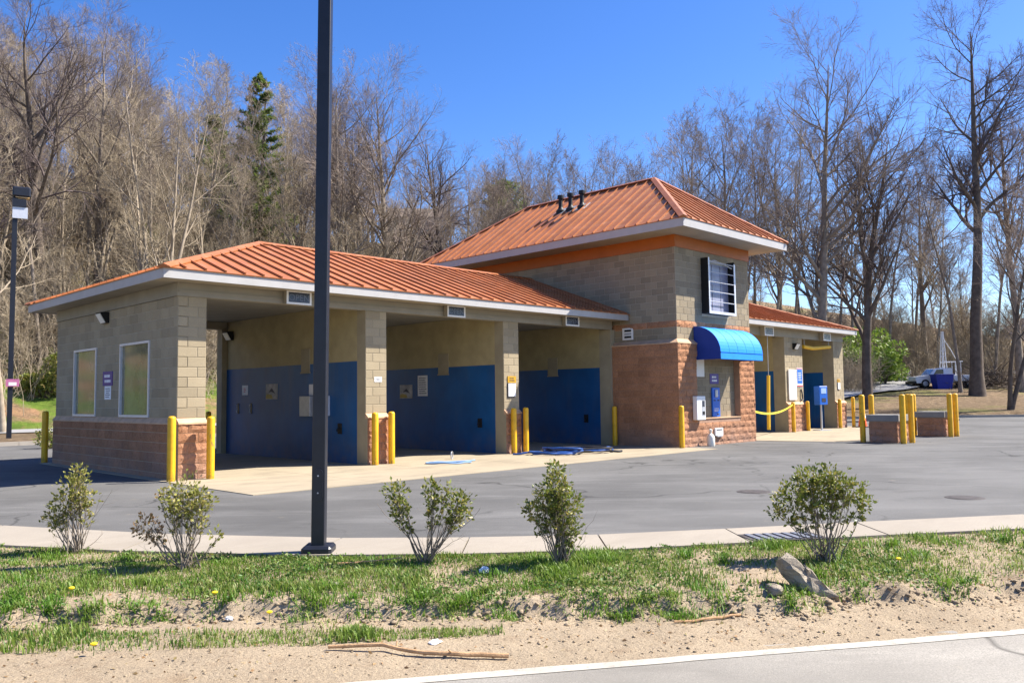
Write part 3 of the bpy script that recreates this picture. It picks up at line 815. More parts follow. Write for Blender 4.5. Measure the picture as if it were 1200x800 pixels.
roof_slope(troof, [D, A, P1, P2], 1); roof_slope(troof, [A, Bp, P1], 0); roof_slope(troof, [Bp, C_, P2, P1], 1, joined=True); roof_slope(troof, [C_, D, P2], 0, joined=True)
for a, b in ((P1, P2), (A, P1), (Bp, P1), (C_, P2), (D, P2)): ridge_cap(troof, a, b)
# three vent pipes
sl = (TZR-TZE)/run
for y in (3.25, 2.78, 2.25):
    x = 15.35; z = TZE+(x-TEX0)*sl
    m = MB().lathe([(.17, -.12), (.17, .05), (.10, .12), (.075, .2), (.075, .48), (.115, .49), (.115, .60), (.09, .62)], (x, y, z-.02), 14)
    vp = m.build("vent_pipe", MT['black'], troof, smooth_sh=True)
    MB().obox((x+.02, y, z+.012), Vector((1, 0, sl)).normalized(), (0, 1, 0), Vector((-sl, 0, 1)).normalized(), .24, .24, .012).build("flashing", MT['grey_metal'], vp)
# window box with bars on the tower front
wx0, wx1, wz0, wz1, wy = 15.6, 17.2, 4.1, 5.85, -2.60
m = MB(); t_ = .035
m.box((wx0, wy, wz0), (wx0+t_, TY0, wz1)); m.box((wx1-t_, wy, wz0), (wx1, TY0, wz1)); m.box((wx0+t_, wy, wz0), (wx1-t_, TY0, wz0+t_))
fr = m.build("window_box", MT['black'], tower)
m = MB(); m.box((wx0-.01, wy-.02, wz0-.01), (wx0+.045, wy-.001, wz1)); m.box((wx1-.07, wy-.02, wz0-.01), (wx1+.01, wy-.001, wz1-.08)); m.box((wx0+.046, wy-.02, wz0-.01), (wx1-.071, wy-.001, wz0+.05))
m.build("front_rim", MT['frame'], fr)
for k in range(6):
    z = wz0+.06+k*(wz1-wz0-.1)/5.3
    MB().tube([(wx0+.04, wy-.005, z), (wx1-.06, wy-.005, z+.0)], .016).build("bar", MT['grey_metal'], fr)
for k in range(3):
    a = wx0+.06+k*(wx1-wx0-.1)/3
    MB().box((a, TY0-.06, wz0+.05), (a+(wx1-wx0-.1)/3-.03, TY0-.045, wz1-.15)).build("pane", MT['pane_lilac'], fr)
MB().tube([(wx0+.05, wy+.03, wz1-.12), (wx0+.5, wy+.06, wz1-.05), (wx0+.9, wy+.05, wz1-.12), (wx1-.1, wy+.04, wz1-.22)], .02).build("loose_wire", MT['grey_metal'], fr)
# awning
def awning():
    x0, x1 = 15.05, 17.62; prof = [(-2.36, 3.66)]
    for k in range(1, 13):
        a = k/12*PI/2; prof.append((-2.36-.92*math.sin(a), 2.84+.82*math.cos(a)))
    prof.append((-3.283, 2.63))
    n = len(prof); xs = np.linspace(x0, x1, 6); V = []; F = []
    for i, x in enumerate(xs):
        for k, (y, z) in enumerate(prof):
            V.append((x, y, z))
    for i, x in enumerate(xs):
        for k, (y, z) in enumerate(prof): V.append((x, y+.012, z-.012))
    N = len(xs)*n
    for i in range(len(xs)-1):
        for k in range(n-1):
            q = i*n+k; F.append((q, q+n, q+n+1, q+1)[::-1]); F.append((N+q, N+q+1, N+q+n+1, N+q+n)[::-1])
    m = MB().add(V, F); a_ = m.build("awning", MT['awning'], bld)
    for x, s in ((x0-.004, 1), (x1+.004, -1)):
        P = [(x, y, z) for y, z in prof]+[(x, -2.36, 2.63)]
        P2_ = [(x+s*.008, y, z) for y, z in prof]+[(x+s*.008, -2.36, 2.63)]; k = len(P)
        MB().add(P+P2_, [tuple(range(k)), tuple(range(2*k-1, k-1, -1))]+[(i, (i+1) % k, k+(i+1) % k, k+i) for i in range(k)]).build("awning_side", MT['awning_side'], a_)
    for x in xs[1:-1]:
        MB().tube([(x, y-.002, z+.002) for y, z in prof[:-1]], .0035, 6).build("seam", MT['awning'], a_)
    MB().box((x0, -3.296, 2.835), (x1, -3.2845, 2.85)).build("valance_seam", MT['awning'], a_)
awning()
# --- right wing
YW, HT, BT = -.40, 3.87, 1.23
j1, j2 = J(), J()
column(24.87, 26.47, YW, HT, BT, joined=j1, js=j2, depth=.5); column(29.52, 30.53, YW, HT, BT, joined=j1, js=j2, depth=.5)
jbuild(j1, "concrete_block_courses", MT['cmu'], bld); jbuild(j2, "split_face_courses", MT['split'], bld)
partition(24.875, 25.1, YW+.5, 7.0, 2.5, 4.15); partition(29.525, 29.75, YW+.5, 7.0, 2.5, 4.15)
MB().box((30.33, YW+.5, 0), (30.53, 7.0, 4.15)).build("partition_wall", MT['cmu'], bld)
MB().box((18.56, YW-.03, HT), (30.53, YW+.2, 4.2)).build("beam", MT['beam'], bld); MB().box((18.56, 6.8, HT), (30.53, 7.0, 4.2)).build("beam", MT['beam'], bld)
MB().box((18.56, YW-.53, 4.2), (30.85, 7.5, 4.22)).build("soffit", MT['soffit'], bld)
fascia([((18.56, YW-.55, 4.185), (30.87, YW-.525, 4.38)), ((30.845, YW-.524, 4.185), (30.87, 7.5, 4.38))])
wing_roof(18.56, 30.9, YW-.58, 7.55, 4.395, 5.95, False, 30.9, joined=True)
#==PART3==
# ------------------------------------------------------------------ bollards
GB = "yellow steel bollards around the car wash"
_bm = {}
def bollard(x, y, label, h=1.27, r=.078, z=0.0, tilt=(0, 0)):
    key = (h, r)
    if key not in _bm:
        prof = [(r, -.05), (r, h-.05), (r*.96, h-.035), (r*.82, h-.015), (r*.55, h-.004), (r*.1, h)]
        _bm[key] = MB().lathe(prof, n=20).mesh("bollard", MT['yellow'], True)
    o = put("bollard", _bm[key], None, (x, y, z)); o.rotation_euler = (tilt[0], tilt[1], random.uniform(0, 6))
    return tag(o, label, "bollard", GB)
bollard(-.19, -.22, "yellow bollard at the outer corner of the split face end wall")
bollard(.55, -.33, "yellow bollard between the corner column and the first wash bay", h=1.25)
bollard(4.62, -.23, "yellow bollard before the column with the tiny white plate, on its lamp pole side", h=1.24)
bollard(5.10, -.23, "yellow bollard before the column with the tiny white plate, on its tower side", h=1.25)
bollard(9.27, -.23, "yellow bollard under the yellow topped notice, on its lamp pole side", h=1.26)
bollard(9.74, -.23, "yellow bollard under the yellow topped notice, beside the hose pile", h=1.27, tilt=(0, .008))
bollard(13.83, -.18, "yellow bollard where the shaded tower side meets the third bay", h=1.24)
bollard(13.86, -2.62, "yellow bollard at the tower corner below the white pay box", h=1.25)
bollard(24.95, -.66, "yellow bollard under the large white board, tied to the caution tape", h=1.22)
bollard(26.35, -.62, "yellow bollard beside the blue vending box", h=1.25, tilt=(.0, -.02))
bollard(29.5, -.62, "yellow bollard before the end column with the small orange notice", h=1.3)
bollard(30.75, -.70, "yellow bollard standing free beside the traffic cone", h=1.38)
bollard(-.12, 7.75, "yellow bollard standing alone behind the shaded end wall", h=1.35)
bollard(4.3, 7.7, "yellow bollard at the rear opening of the first bay", h=1.25)
for (x, y, w) in ((19.52, -5.62, "block pillar nearer the road, beside its shaded face"), (20.45, -5.55, "block pillar nearer the road, behind its far corner"), (19.30, -6.93, "block pillar nearer the road, at its sunlit edge"), (19.95, -6.95, "block pillar nearer the road, along its sunlit side")):
    bollard(x, y, "tall yellow bollard guarding the "+w, h=1.5, r=.085)
for (x, y, w) in ((24.05, -5.42, "block pillar beyond, beside its shaded face"), (24.75, -5.38, "block pillar beyond, behind its far corner"), (24.15, -6.78, "block pillar beyond, at its sunlit edge"), (24.62, -6.82, "block pillar beyond, along its sunlit side")):
    bollard(x, y, "tall yellow bollard guarding the "+w, h=1.5, r=.085)
# ------------------------------------------------------------------ two low block pillars with caps (vacuum islands)
def pillar(x, y0, y1, label):
    t = thing("block_pillar", label, "pillar", (x, y0, 0), group="low block pillars on the lot")
    w = y1-y0
    c = MB().box((.01, .01, 0), (.89, w-.01, .66)).build("core", MT['split_mortar'], t)
    face_blocks(c, (.008, w), -PI/2, w, .66-3*CW-.04, 3, 'split', MT['split'])
    face_blocks(c, (0, .008), 0, .9, .66-3*CW-.04, 3, 'split', MT['split'])
    MB().box((-.06, -.06, .665), (.96, w+.06, .87), .012).build("cap", MT['slab_cap'], t)
pillar(19.42, -6.72, -5.85, "low brown block pillar with grey cap, nearer the road")
pillar(24.15, -6.55, -5.68, "low brown block pillar with grey cap, farther from the road")
# ------------------------------------------------------------------ wall signs and equipment
def rows(w, h, n, seed, pad=.12, thick=.5):
    """short lettering strokes in rows: (u0,u1,v0,v1)"""
    r = random.Random(seed); out = []; rh = h*(1-2*pad)/n
    for k in range(n):
        v = h/2-h*pad-(k+.5)*rh; u = -w/2+w*pad+r.uniform(0, .1)*w
        end = w/2-w*pad-r.uniform(0, .18)*w
        while u < end:
            l = r.uniform(.05, .11)*w; out.append((u, min(u+l, end), v-rh*thick/2, v+rh*thick/2)); u += l+r.uniform(.015, .04)*w
    return out
def sign(name, label, loc, rz, w, h, m, ink=None, n=0, seed=1, th=.012, cat="sign", pad=.12, thick=.5, group=None):
    """thin panel facing local -y, centre at loc"""
    t = thing(name, label, cat, loc, rz, group)
    MB().box((-w/2, -th, -h/2), (w/2, -.001, h/2), min(.004, th*.3)).build("panel", m, t)
    if n:
        b = MB()
        for (u0, u1, v0, v1) in rows(w, h, n, seed, pad, thick): b.box((u0, -th-.002, v0), (u1, -th+.001, v1))
        tag(b.build("lettering", ink, t), kind="stuff")
    return t
FL = -PI/2   # facing -x
sign("purple_sign", "small purple sign with two white lines of lettering on shaded end wall", (-.008, 3.69, 2.095), FL, .60, .33, MT['purple'], MT['inkwhite'], 2, 3, pad=.15, thick=.55)
sign("paper_notice", "white paper notice below the purple sign on the end wall", (-.008, 3.68, 1.77), FL, .40, .31, MT['paper'], MT['ink'], 5, 4, .005, thick=.35)
sign("wall_notice", "small white notice with red squares on dark blue bay wall", (4.513, 5.86, 1.85), FL, .34, .28, MT['paper'], MT['inkred'], 3, 8, .008, pad=.25)
def picture(loc, label):
    t = thing("picture_poster", label, "poster", loc, FL, "worn picture posters in the wash bays")
    MB().box((-.31, -.012, -.21), (.31, -.001, .21)).build("panel", simple("poster_grey", (.42, .40, .37), .6, .4, 6), t)
    b = MB().add([(-.16, -.014, -.02), (.02, -.014, .10), (.2, -.014, -.06), (.1, -.014, -.03), (-.02, -.014, .0), (-.28, -.014, -.04)], [(0, 1, 2, 3, 4), (0, 4, 5)]); b.build("dark_shape", MT['ink'], t)
    b = MB().add([(-.3, -.014, -.19), (.08, -.014, -.19), (.02, -.014, -.09), (-.2, -.014, -.06), (-.3, -.014, -.1)], [(0, 1, 2, 3, 4)]); b.build("yellow_shape", simple("poster_yellow", (.45, .34, .08), .6, .2, 8), t)
picture((4.513, 4.36, 1.79), "worn picture poster on the first bay wall beside the twin handles")
picture((9.123, 4.33, 1.77), "worn picture poster on the second bay wall beside a tall notice")
sign("tall_notice", "tall white instruction notice on the second bay's blue wall", (9.123, 3.52, 1.94), FL, .47, .63, MT['paper'], MT['ink'], 8, 12, .008, pad=.08, thick=.38)
for y, l_ in ((6.25, "nearer the rear opening"), (5.5, "nearer the picture poster")):
    t = thing("grab_rail", "upright metal grab rail on the first bay's blue wall, "+l_, "grab rail", (4.513, y, 1.33), FL, "twin handles on the bay wall")
    MB().tube([(0, 0, .12), (0, -.06, .11), (0, -.06, -.11), (0, 0, -.12)], .014).build("grip", MT['grey_metal'], t)
    MB().box((-.04, -.008, -.15), (.04, -.001, .15)).build("plate", MT['dark_metal'], t)
# coin box and papers on first bay wall, partly behind the lamp pole
t = thing("coin_box", "pale metal coin box with two white cards on the first bay wall", "coin box", (4.513, 2.1, 1.15), FL)
MB().box((-.62, -.14, -.02), (-.12, -.001, .50), .01).build("box", MT['grey_metal'], t)
MB().box((.14, -.12, .0), (.60, -.001, .5), .01).build("box", simple("pale_blue_steel", (.48, .55, .66), .4, .06, 5), t)
MB().box((-.35, -.02, .52), (-.1, -.001, .8)).build("card", MT['paper'], t); MB().box((.1, -.02, .52), (.36, -.001, .8)).build("card", MT['paper'], t)
for (x, y, l_) in ((4.513, 1.06, "bay beside the corner column"), (9.123, .97, "middle bay of the long wing"), (13.933, 1.05, "bay against the tower")):
    t = thing("hose_fitting", "black hose outlet low on the blue wall of the "+l_, "fitting", (x, y, .84), FL, "hose outlets in the bays")
    MB().box((-.09, -.02, -.13), (.09, -.001, .13), .006).build("plate", MT['black'], t)
    MB().tube([(0, -.02, .02), (0, -.07, .0), (0, -.09, -.06)], .025).build("nozzle", MT['black'], t)
# plates and notices on the columns
sign("column_plate", "tiny white plate on the column between first and second bays", (4.87, -.009, 2.02), 0, .22, .12, MT['paper'], MT['ink'], 1, 3, .006, pad=.2, thick=.4)
def orange_notice(x, y, z, label, s=1.0):
    t = thing("notice_holder", label, "notice", (x, y, z), 0)
    MB().box((-.16*s, -.02, .12*s), (.16*s, -.001, .30*s)).build("header", simple("amber_header", (.55, .30, .02), .5, .1, 8), t)
    b = MB()
    for q in rows(.3*s, .16*s, 2, 5): b.box((q[0], -.022, q[2]+.21*s), (q[1], -.019, q[3]+.21*s))
    tag(b.build("lettering", MT['ink'], t), kind="stuff")
    MB().box((-.15*s, -.035, -.26*s), (.13*s, -.002, .10*s)).build("paper_sheet", MT['paper'], t)
    MB().box((-.17*s, -.018, -.30*s), (-.152*s, -.001, .1*s)).box((-.15*s, -.018, -.30*s), (.1*s, -.001, -.262*s)).build("holder", MT['ink'], t)
orange_notice(9.42, -.009, 1.84, "amber topped notice with white sheet on the column by the hose pile")
orange_notice(29.95, YW-.009, 1.95, "small amber topped notice on the end column by the leafy lot", .8)
# the bay sign boxes under the eave
def bay_sign(x, y, z, label, small=False):
    t = thing("bay_sign_box", label, "sign box", (x, y, z), 0, "open sign boxes hung over the wash bays")
    w, h, d = (.62, .31, .14) if not small else (.72, .36, .2)
    MB().box((-w/2, -d, -h/2), (w/2, -.001, h/2), .008).build("case", MT['beam'], t)
    f = .045; b = MB(); y0, y1 = -d-.012, -d-.001
    b.box((-w/2, y0, -h/2), (w/2, y1, -h/2+f)); b.box((-w/2, y0, h/2-f), (w/2, y1, h/2)); b.box((-w/2, y0, -h/2+f), (-w/2+f, y1, h/2-f)); b.box((w/2-f, y0, -h/2+f), (w/2, y1, h/2-f))
    b.build("rim", MT['white'], t)
    MB().box((-w/2+f, -d-.004, -h/2+f), (w/2-f, -d-.0015, h/2-f)).build("face", MT['screen'], t)
    cu = bpy.data.curves.new("letters", 'FONT'); cu.body = "OPEN"; cu.size = .2 if not small else .22; cu.align_x = 'CENTER'; cu.align_y = 'CENTER'; cu.extrude = .001
    tmp = bpy.data.objects.new("letters", cu); COL.objects.link(tmp)
    me = bpy.data.meshes.new_from_object(tmp.evaluated_get(bpy.context.evaluated_depsgraph_get())); bpy.data.objects.remove(tmp)
    me.materials.clear(); me.materials.append(MT['signgrey'])
    o = put("letters", me, t, (0, -d-.006, -.01)); o.rotation_euler = (PI/2, 0, 0)
bay_sign(2.61, -.05, 3.80, "dark open sign box over the bay beside the corner column")
bay_sign(7.23, -.05, 3.80, "dark open sign box over the middle bay of the long wing")
bay_sign(11.86, -.05, 3.81, "dark open sign box over the bay against the tower")
bay_sign(23.2, YW-.03, 4.02, "dark open sign box over the taped off bay", True)
bay_sign(28.44, YW-.03, 4.02, "dark open sign box over the bay with yellow clearance bar", True)
# flood lights
def flood(loc, rz, label):
    t = thing("flood_light", label, "flood light", loc, rz, "flood lights on the building")
    MB().add([(-.16,-.001,.13),(.16,-.001,.13),(.16,-.001,-.12),(-.16,-.001,-.12),(-.16,-.2,.12),(.16,-.2,.12),(.16,-.06,-.13),(-.16,-.06,-.13)],
             [(0,1,2,3),(4,5,1,0),(5,6,2,1),(6,7,3,2),(7,4,0,3),(4,7,6,5)]).build("housing", MT['black'], t)
    d = Vector((0, -.25, -.14)).normalized()
    MB().add([(-.14,-.196,.09),(.14,-.196,.09),(.14,-.076,-.115),(-.14,-.076,-.115),(-.14,-.21,.085),(.14,-.21,.085),(.14,-.09,-.12),(-.14,-.09,-.12)],
             [(0,1,2,3),(4,7,6,5),(0,4,5,1),(1,5,6,2),(2,6,7,3),(3,7,4,0)]).build("lens", MT['lamp_lens'], t)
flood((-.008, 3.84, 3.50), FL, "black flood light high on the shaded end wall")
flood((4.513, 6.75, 3.45), FL, "black flood light inside the first wash bay")
flood((25.75, YW-.009, 3.52), 0, "black flood light on the wide column of the short wing")
# --- tower pay point
t = thing("pay_box", "white pay box with dark keypad on the tower corner pier", "pay box", (14.92, FY-.02, .80), 0)
MB().box((-.24, -.16, 0), (.24, -.005, .72), .012).build("case", MT['white'], t)
MB().box((.03, -.166, .12), (.2, -.155, .62)).build("keypad_panel", MT['grey_metal'], t)
MB().box((.05, -.172, .40), (.17, -.165, .58)).build("display", MT['screen'], t); MB().box((.05, -.172, .16), (.17, -.165, .26)).build("coin_slot", MT['black'], t)
t = thing("pay_machine", "blue upright pay machine set in the tower recess", "pay machine", (16.33, -2.262, RZ0+.03), 0)
MB().box((-.22, -.06, 0), (.22, -.001, .92), .01).build("case", MT['signblue'], t)
MB().box((-.1, -.1, .62), (.06, -.06, .86), .02).build("bezel", MT['grey_metal'], t)
MB().box((-.17, -.066, .5), (-.06, -.059, .535)).build("slot", MT['black'], t); MB().box((.05, -.066, .5), (.16, -.059, .535)).build("slot", MT['black'], t)
b = MB()
for q in rows(.4, .16, 3, 9): b.box((q[0], -.064, q[2]+.22), (q[1], -.059, q[3]+.22))
tag(b.build("lettering", MT['inkwhite'], t), kind="stuff"); MB().box((.02, -.067, .06), (.14, -.059, .1)).build("key_lock", MT['ink'], t)
sign("purple_sign", "small purple sign above the blue pay machine", (16.32, -2.262, 2.06), 0, .52, .32, MT['purple'], MT['inkwhite'], 2, 6, pad=.15, thick=.55)
sign("blank_panel", "blank white panel below the blue awning", (15.42, -2.262, 2.40), 0, .62, .56, MT['white'], None, 0, 0, .02, cat="panel")
t = thing("outlet_box", "small white outlet box low on the tower base", "outlet box", (16.1, FY-.02, .40), 0)
MB().box((-.23, -.05, -.12), (.23, .0, .12), .008).build("case", MT['white'], t); MB().box((-.17, -.056, .05), (.17, -.049, .08)).build("slot", MT['black'], t); MB().box((-.15, -.07, -.155), (.17, .0, -.125)).build("tray", MT['grey_metal'], t)
t = thing("spray_bottle", "pale plastic jug standing against the tower base", "jug", (15.28, -2.72, 0), .3)
MB().lathe([(.11, 0), (.12, .03), (.12, .26), (.09, .34), (.035, .38), (.035, .44), (.05, .445), (.05, .5), (.01, .52)], n=14).build("body", MT['lamp_lens'], t, smooth_sh=True)
MB().tube([(.1, 0, .12), (.17, 0, .16), (.17, 0, .26), (.1, 0, .3)], .018).build("grip", MT['lamp_lens'], t)
t = thing("wall_vent", "square louvred vent on the shaded tower side", "vent", (TX0-.01, -.53, 3.5), FL)
MB().box((-.21, -.02, -.19), (.21, -.001, .19), .005).build("frame", MT['white'], t)
for k in range(3): MB().box((-.12, -.03, -.13+k*.1), (.14, -.021, -.07+k*.1)).build("louvre", MT['black'] if k != 1 else MT['grey_metal'], t)
# --- right wing equipment
t = sign("white_board", "large blank white board on the wide column", (25.40, YW-.02, 1.93), 0, .66, 1.25, MT['white'], None, 0, 0, .05, cat="board")
t = sign("menu_sign", "blue and red price sign beside the large white board", (26.12, YW-.012, 2.24), 0, .52, .80, MT['white'], None, 0, 0, .014)
MB().box((-.22, -.02, -.26), (.22, -.0145, .33)).build("blue_field", MT['signblue'], t)
b = MB()
for q in rows(.4, .5, 5, 21, thick=.35): b.box((q[0], -.024, q[2]+.03), (q[1], -.0195, q[3]+.03))
tag(b.build("lettering", MT['inkwhite'], t), kind="stuff"); MB().box((-.24, -.02, .35), (.24, -.0145, .385)).build("red_bar", MT['inkred'], t); MB().box((-.24, -.02, -.38), (.24, -.0145, -.33)).build("red_bar", MT['inkred'], t)
t = thing("hook", "dark hook shaped hanger on the wide column below the price sign", "hook", (26.2, YW-.01, 1.45), 0)
MB().tube([(0, -.02, .3), (.03, -.05, .1), (.06, -.05, -.12), (-.04, -.05, -.16)], .03).build("arm", MT['ink'], t)
t = thing("vending_box", "bright blue vending box on a post by the second short bay", "vending box", (27.0, -.9, 0), -.3)
MB().box((-.24, -.16, 1.08), (.24, .16, 1.86), .02).build("case", MT['signblue'], t)
MB().box((-.15, -.168, 1.55), (.15, -.159, 1.78)).build("display", simple("pale_blue_label", (.35, .5, .75), .4, .1, 9), t); MB().box((-.12, -.168, 1.2), (.12, -.159, 1.36)).build("tray", MT['ink'], t)
MB().lathe([(.04, 0), (.04, 1.08)], n=10).build("post", MT['grey_metal'], t); MB().box((-.32, -.2, 0), (.36, .2, .04)).build("foot", MT['grey_metal'], t)
def bar(label, pts, r, chains=()):
    t = thing("clearance_bar", label, "clearance bar", pts[0]); o = Vector(pts[0])
    MB().tube([tuple(Vector(p)-o) for p in pts], r, 8).build("bar", MT['yellow_bar'], t, smooth_sh=True)
    for (a, b_) in chains: MB().tube([tuple(Vector(a)-o), tuple(Vector(b_)-o)], .012, 8).build("chain", MT['grey_metal'], t)
bar("yellow clearance bar hanging upright in the taped off bay", [(22.95, -.62, .18), (22.98, -.62, 1.2), (23.05, -.62, 2.28)], .07, [((23.05, -.62, 2.27), (23.1, -.6, 3.9))])
bar("yellow clearance bar slung level under the beam of the end bay", [(26.7, -.35, 3.55), (27.6, -.35, 3.50), (29.3, -.35, 3.62)], .08, [((26.8, -.35, 3.58), (26.8, -.35, 3.88)), ((29.2, -.35, 3.62), (29.2, -.35, 3.88))])
t = thing("caution_tape", "yellow caution tape sagging across the bay beside the tower", "tape", (18.6, -2.0, .95))
V = []; F = []; a, b_ = Vector((18.58, -2.3, 1.02)), Vector((24.9, -.68, 1.12))
for k in range(25):
    f = k/24; p = a.lerp(b_, f); z = p.z-.22*4*f*(1-f); tw = .6*math.sin(f*9)
    d = Vector((math.sin(tw)*.3, 0, math.cos(tw))).normalized()*.035
    for s in (-1, 1): V.append((p.x+d.x*s-18.6, p.y-.004*s+2.0, z+d.z*s-.95))
    for s in (-1, 1): V.append((p.x+d.x*s-18.6, p.y-.004*s+2.004, z+d.z*s-.95))
for k in range(24):
    q = k*4; F += [(q, q+4, q+5, q+1), (q+2, q+3, q+7, q+6), (q, q+2, q+6, q+4), (q+1, q+5, q+7, q+3)]
MB().add(V, F).build("strip", MT['tape'], t)
t = thing("traffic_cone", "orange traffic cone behind the tall yellow bollards", "cone", (31.0, -1.0, 0))
MB().box((-.24, -.24, 0), (.24, .24, .05), .01).build("base", MT['black'], t)
MB().lathe([(.19, .05), (.14, .4), (.135, .41), (.085, .72), (.05, 1.05), (.02, 1.07)], n=16).build("cone", MT['cone'], t, smooth_sh=True)
MB().lathe([(.146, .42), (.117, .62)], n=16).build("reflective_band", MT['white'], t, smooth_sh=True)
# ------------------------------------------------------------------ hoses
def hose(pts, r, m, name, label, loc, n=8, group=None):
    """smooth a polyline and sweep it"""
    P = np.array(pts, float); d = np.concatenate([[0], np.cumsum(np.linalg.norm(np.diff(P, axis=0), axis=1))])
    q = np.linspace(0, d[-1], max(20, int(d[-1]/.06))); S = np.stack([np.interp(q, d, P[:, k]) for k in range(3)], 1)
    for _ in range(4): S[1:-1] = (S[:-2]+S[1:-1]*2+S[2:])/4
    o = MB().tube(S-np.array(loc), r, n).build(name, m, None, loc, smooth_sh=True)
    return tag(o, label, "hose", group)
def coil(cx, cy, rx, ry, turns, z0, dz, ph=0, jit=.12, seed=1):
    r = random.Random(seed); out = []
    for k in range(int(turns*14)):
        a = ph+k/14*2*PI; f = 1+r.uniform(-jit, jit)
        out.append((cx+rx*f*math.cos(a)*.8+ry*.5*math.sin(a), cy-rx*f*math.cos(a)*.55+ry*f*math.sin(a), z0+dz*(k/14)+r.uniform(0, .03)))
    return out
hx, hy = 9.9, -1.35
pts = [(8.9, -.55, .03), (9.0, -.75, .04), (9.2, -.85, .09)]+coil(hx-.3, hy, .6, .4, 1.5, .04, .02, 2.6, .25, 3)+coil(hx+.1, hy-.15, .55, .42, 1.5, .06, .08, 2.2, .3, 5)+coil(hx+.5, hy-.3, .7, .3, 1.4, .05, .06, 1.2, .3, 6)+[(11.0, -1.9, .05), (11.4, -1.8, .16), (11.5, -1.9, .1), (11.2, -2.1, .03)]
hose(pts, .027, MT['hose_blue'], "wash_hose", "blue wash hose heaped in loose coils on the apron", (hx, hy, 0))
pts = coil(hx+.45, hy-.25, .9, .32, 2.4, .04, .05, .5, .25, 8)+[(11.3, -2.3, .04), (11.5, -2.2, .04)]
hose(pts, .03, MT['hose_black'], "wash_hose", "dark hose tangled under the blue coils on the apron", (hx, hy, 0))
pts = coil(5.9, -1.35, .5, .22, 1.3, .02, .004, 1, .3, 4)+[(6.6, -1.3, .03), (6.9, -1.2, .03)]
hose(pts, .018, simple('pale_blue_hose', (.2, .32, .5), .5, .1, 6), "garden_hose", "thin pale blue hose lying flat before the second bay", (5.9, -1.35, 0))
t = thing("hose_ring", "small pale ring of hose standing at the second bay's shadow line", "hose", (6.9, -.35, 0), .6)
MB().tube([(.09*math.cos(a/12*2*PI), 0, .11+.1*math.sin(a/12*2*PI)) for a in range(13)], .014).build("ring", MT['grey_metal'], t)
# ------------------------------------------------------------------ lamp poles
def pole():
    t = thing("lamp_pole", "dark square lamp pole on a square base at the grass edge", "lamp pole", (-2.42, -8.97, 0), R(-43.5))
    t.rotation_euler = (0, R(.55), R(-43.5))
    s = .066
    MB().box((-s, -s, .08), (s, s, 9.2), .006).build("shaft", MT['dark_metal'], t)
    MB().box((-.15, -.15, -.1), (.15, .15, .10), .025).build("base_cover", MT['dark_metal'], t)
    V = []; n = 10; hh = .11
    P = [(.05*math.cos(a), .70+hh+.05*math.sin(a)) for a in np.linspace(0, PI, n)]+[(.05*math.cos(a), .70-hh+.05*math.sin(a)) for a in np.linspace(PI, 2*PI, n)]
    k = len(P); V = [(x, -s-.016, z) for x, z in P]+[(x, -s-.0005, z) for x, z in P]
    c = MB().add(V, [tuple(range(k-1, -1, -1)), tuple(range(k, 2*k))]+[(i, (i+1) % k, k+(i+1) % k, k+i) for i in range(k)]).build("hand_hole_cover", MT['dark_metal'], t)
    for z in (.62, .79): MB().lathe([(.008, 0), (.008, .006), (.002, .008)], n=8).build("screw", MT['grey_metal'], c).matrix_basis = Matrix.Translation((0, -s-.016, z)) @ Matrix.Rotation(PI/2, 4, 'X')
    h = MB().box((-.25, -.9, 9.1), (.25, -.05, 9.32), .03).build("lamp_head", MT['dark_metal'], t)
    MB().box((-.2, -.8, 9.085), (.2, -.3, 9.099)).build("lens", MT['lamp_lens'], h)
pole()
t = thing("lamp_pole", "tall dark lamp post with shoebox head beside the leafy bank", "lamp pole", (3.3, 24.5, 0), R(-14))
MB().box((-.10, -.10, 0), (.10, .10, 10.6), .01).build("shaft", MT['dark_metal'], t)
h = MB().box((-.12, -.24, 10.6), (.58, .24, 11.05), .06).build("lamp_head", MT['dark_metal'], t); MB().box((.0, -.2, 10.56), (.54, .2, 10.599)).build("lens", MT['lamp_amber'], h)
MB().box((-.12, -.2, 10.15), (.42, .1, 10.5)).build("mount_box", MT['dark_metal'], t)
MB().box((-.1, -.16, 9.65), (.48, -.12, 10.14)).build("camera_box", MT['frame'], t)
t = thing("post_sign", "small pink and white sign strapped to the tall lamp post", "sign", (3.3, 24.36, 2.45), R(-14))
MB().box((-.2, -.02, -.16), (.3, -.001, .16)).build("panel", simple('pink_sign', (.5, .16, .3), .5, .1, 6), t); MB().box((-.1, -.024, -.12), (.2, -.0205, .02)).build("white_field", MT['paper'], t)
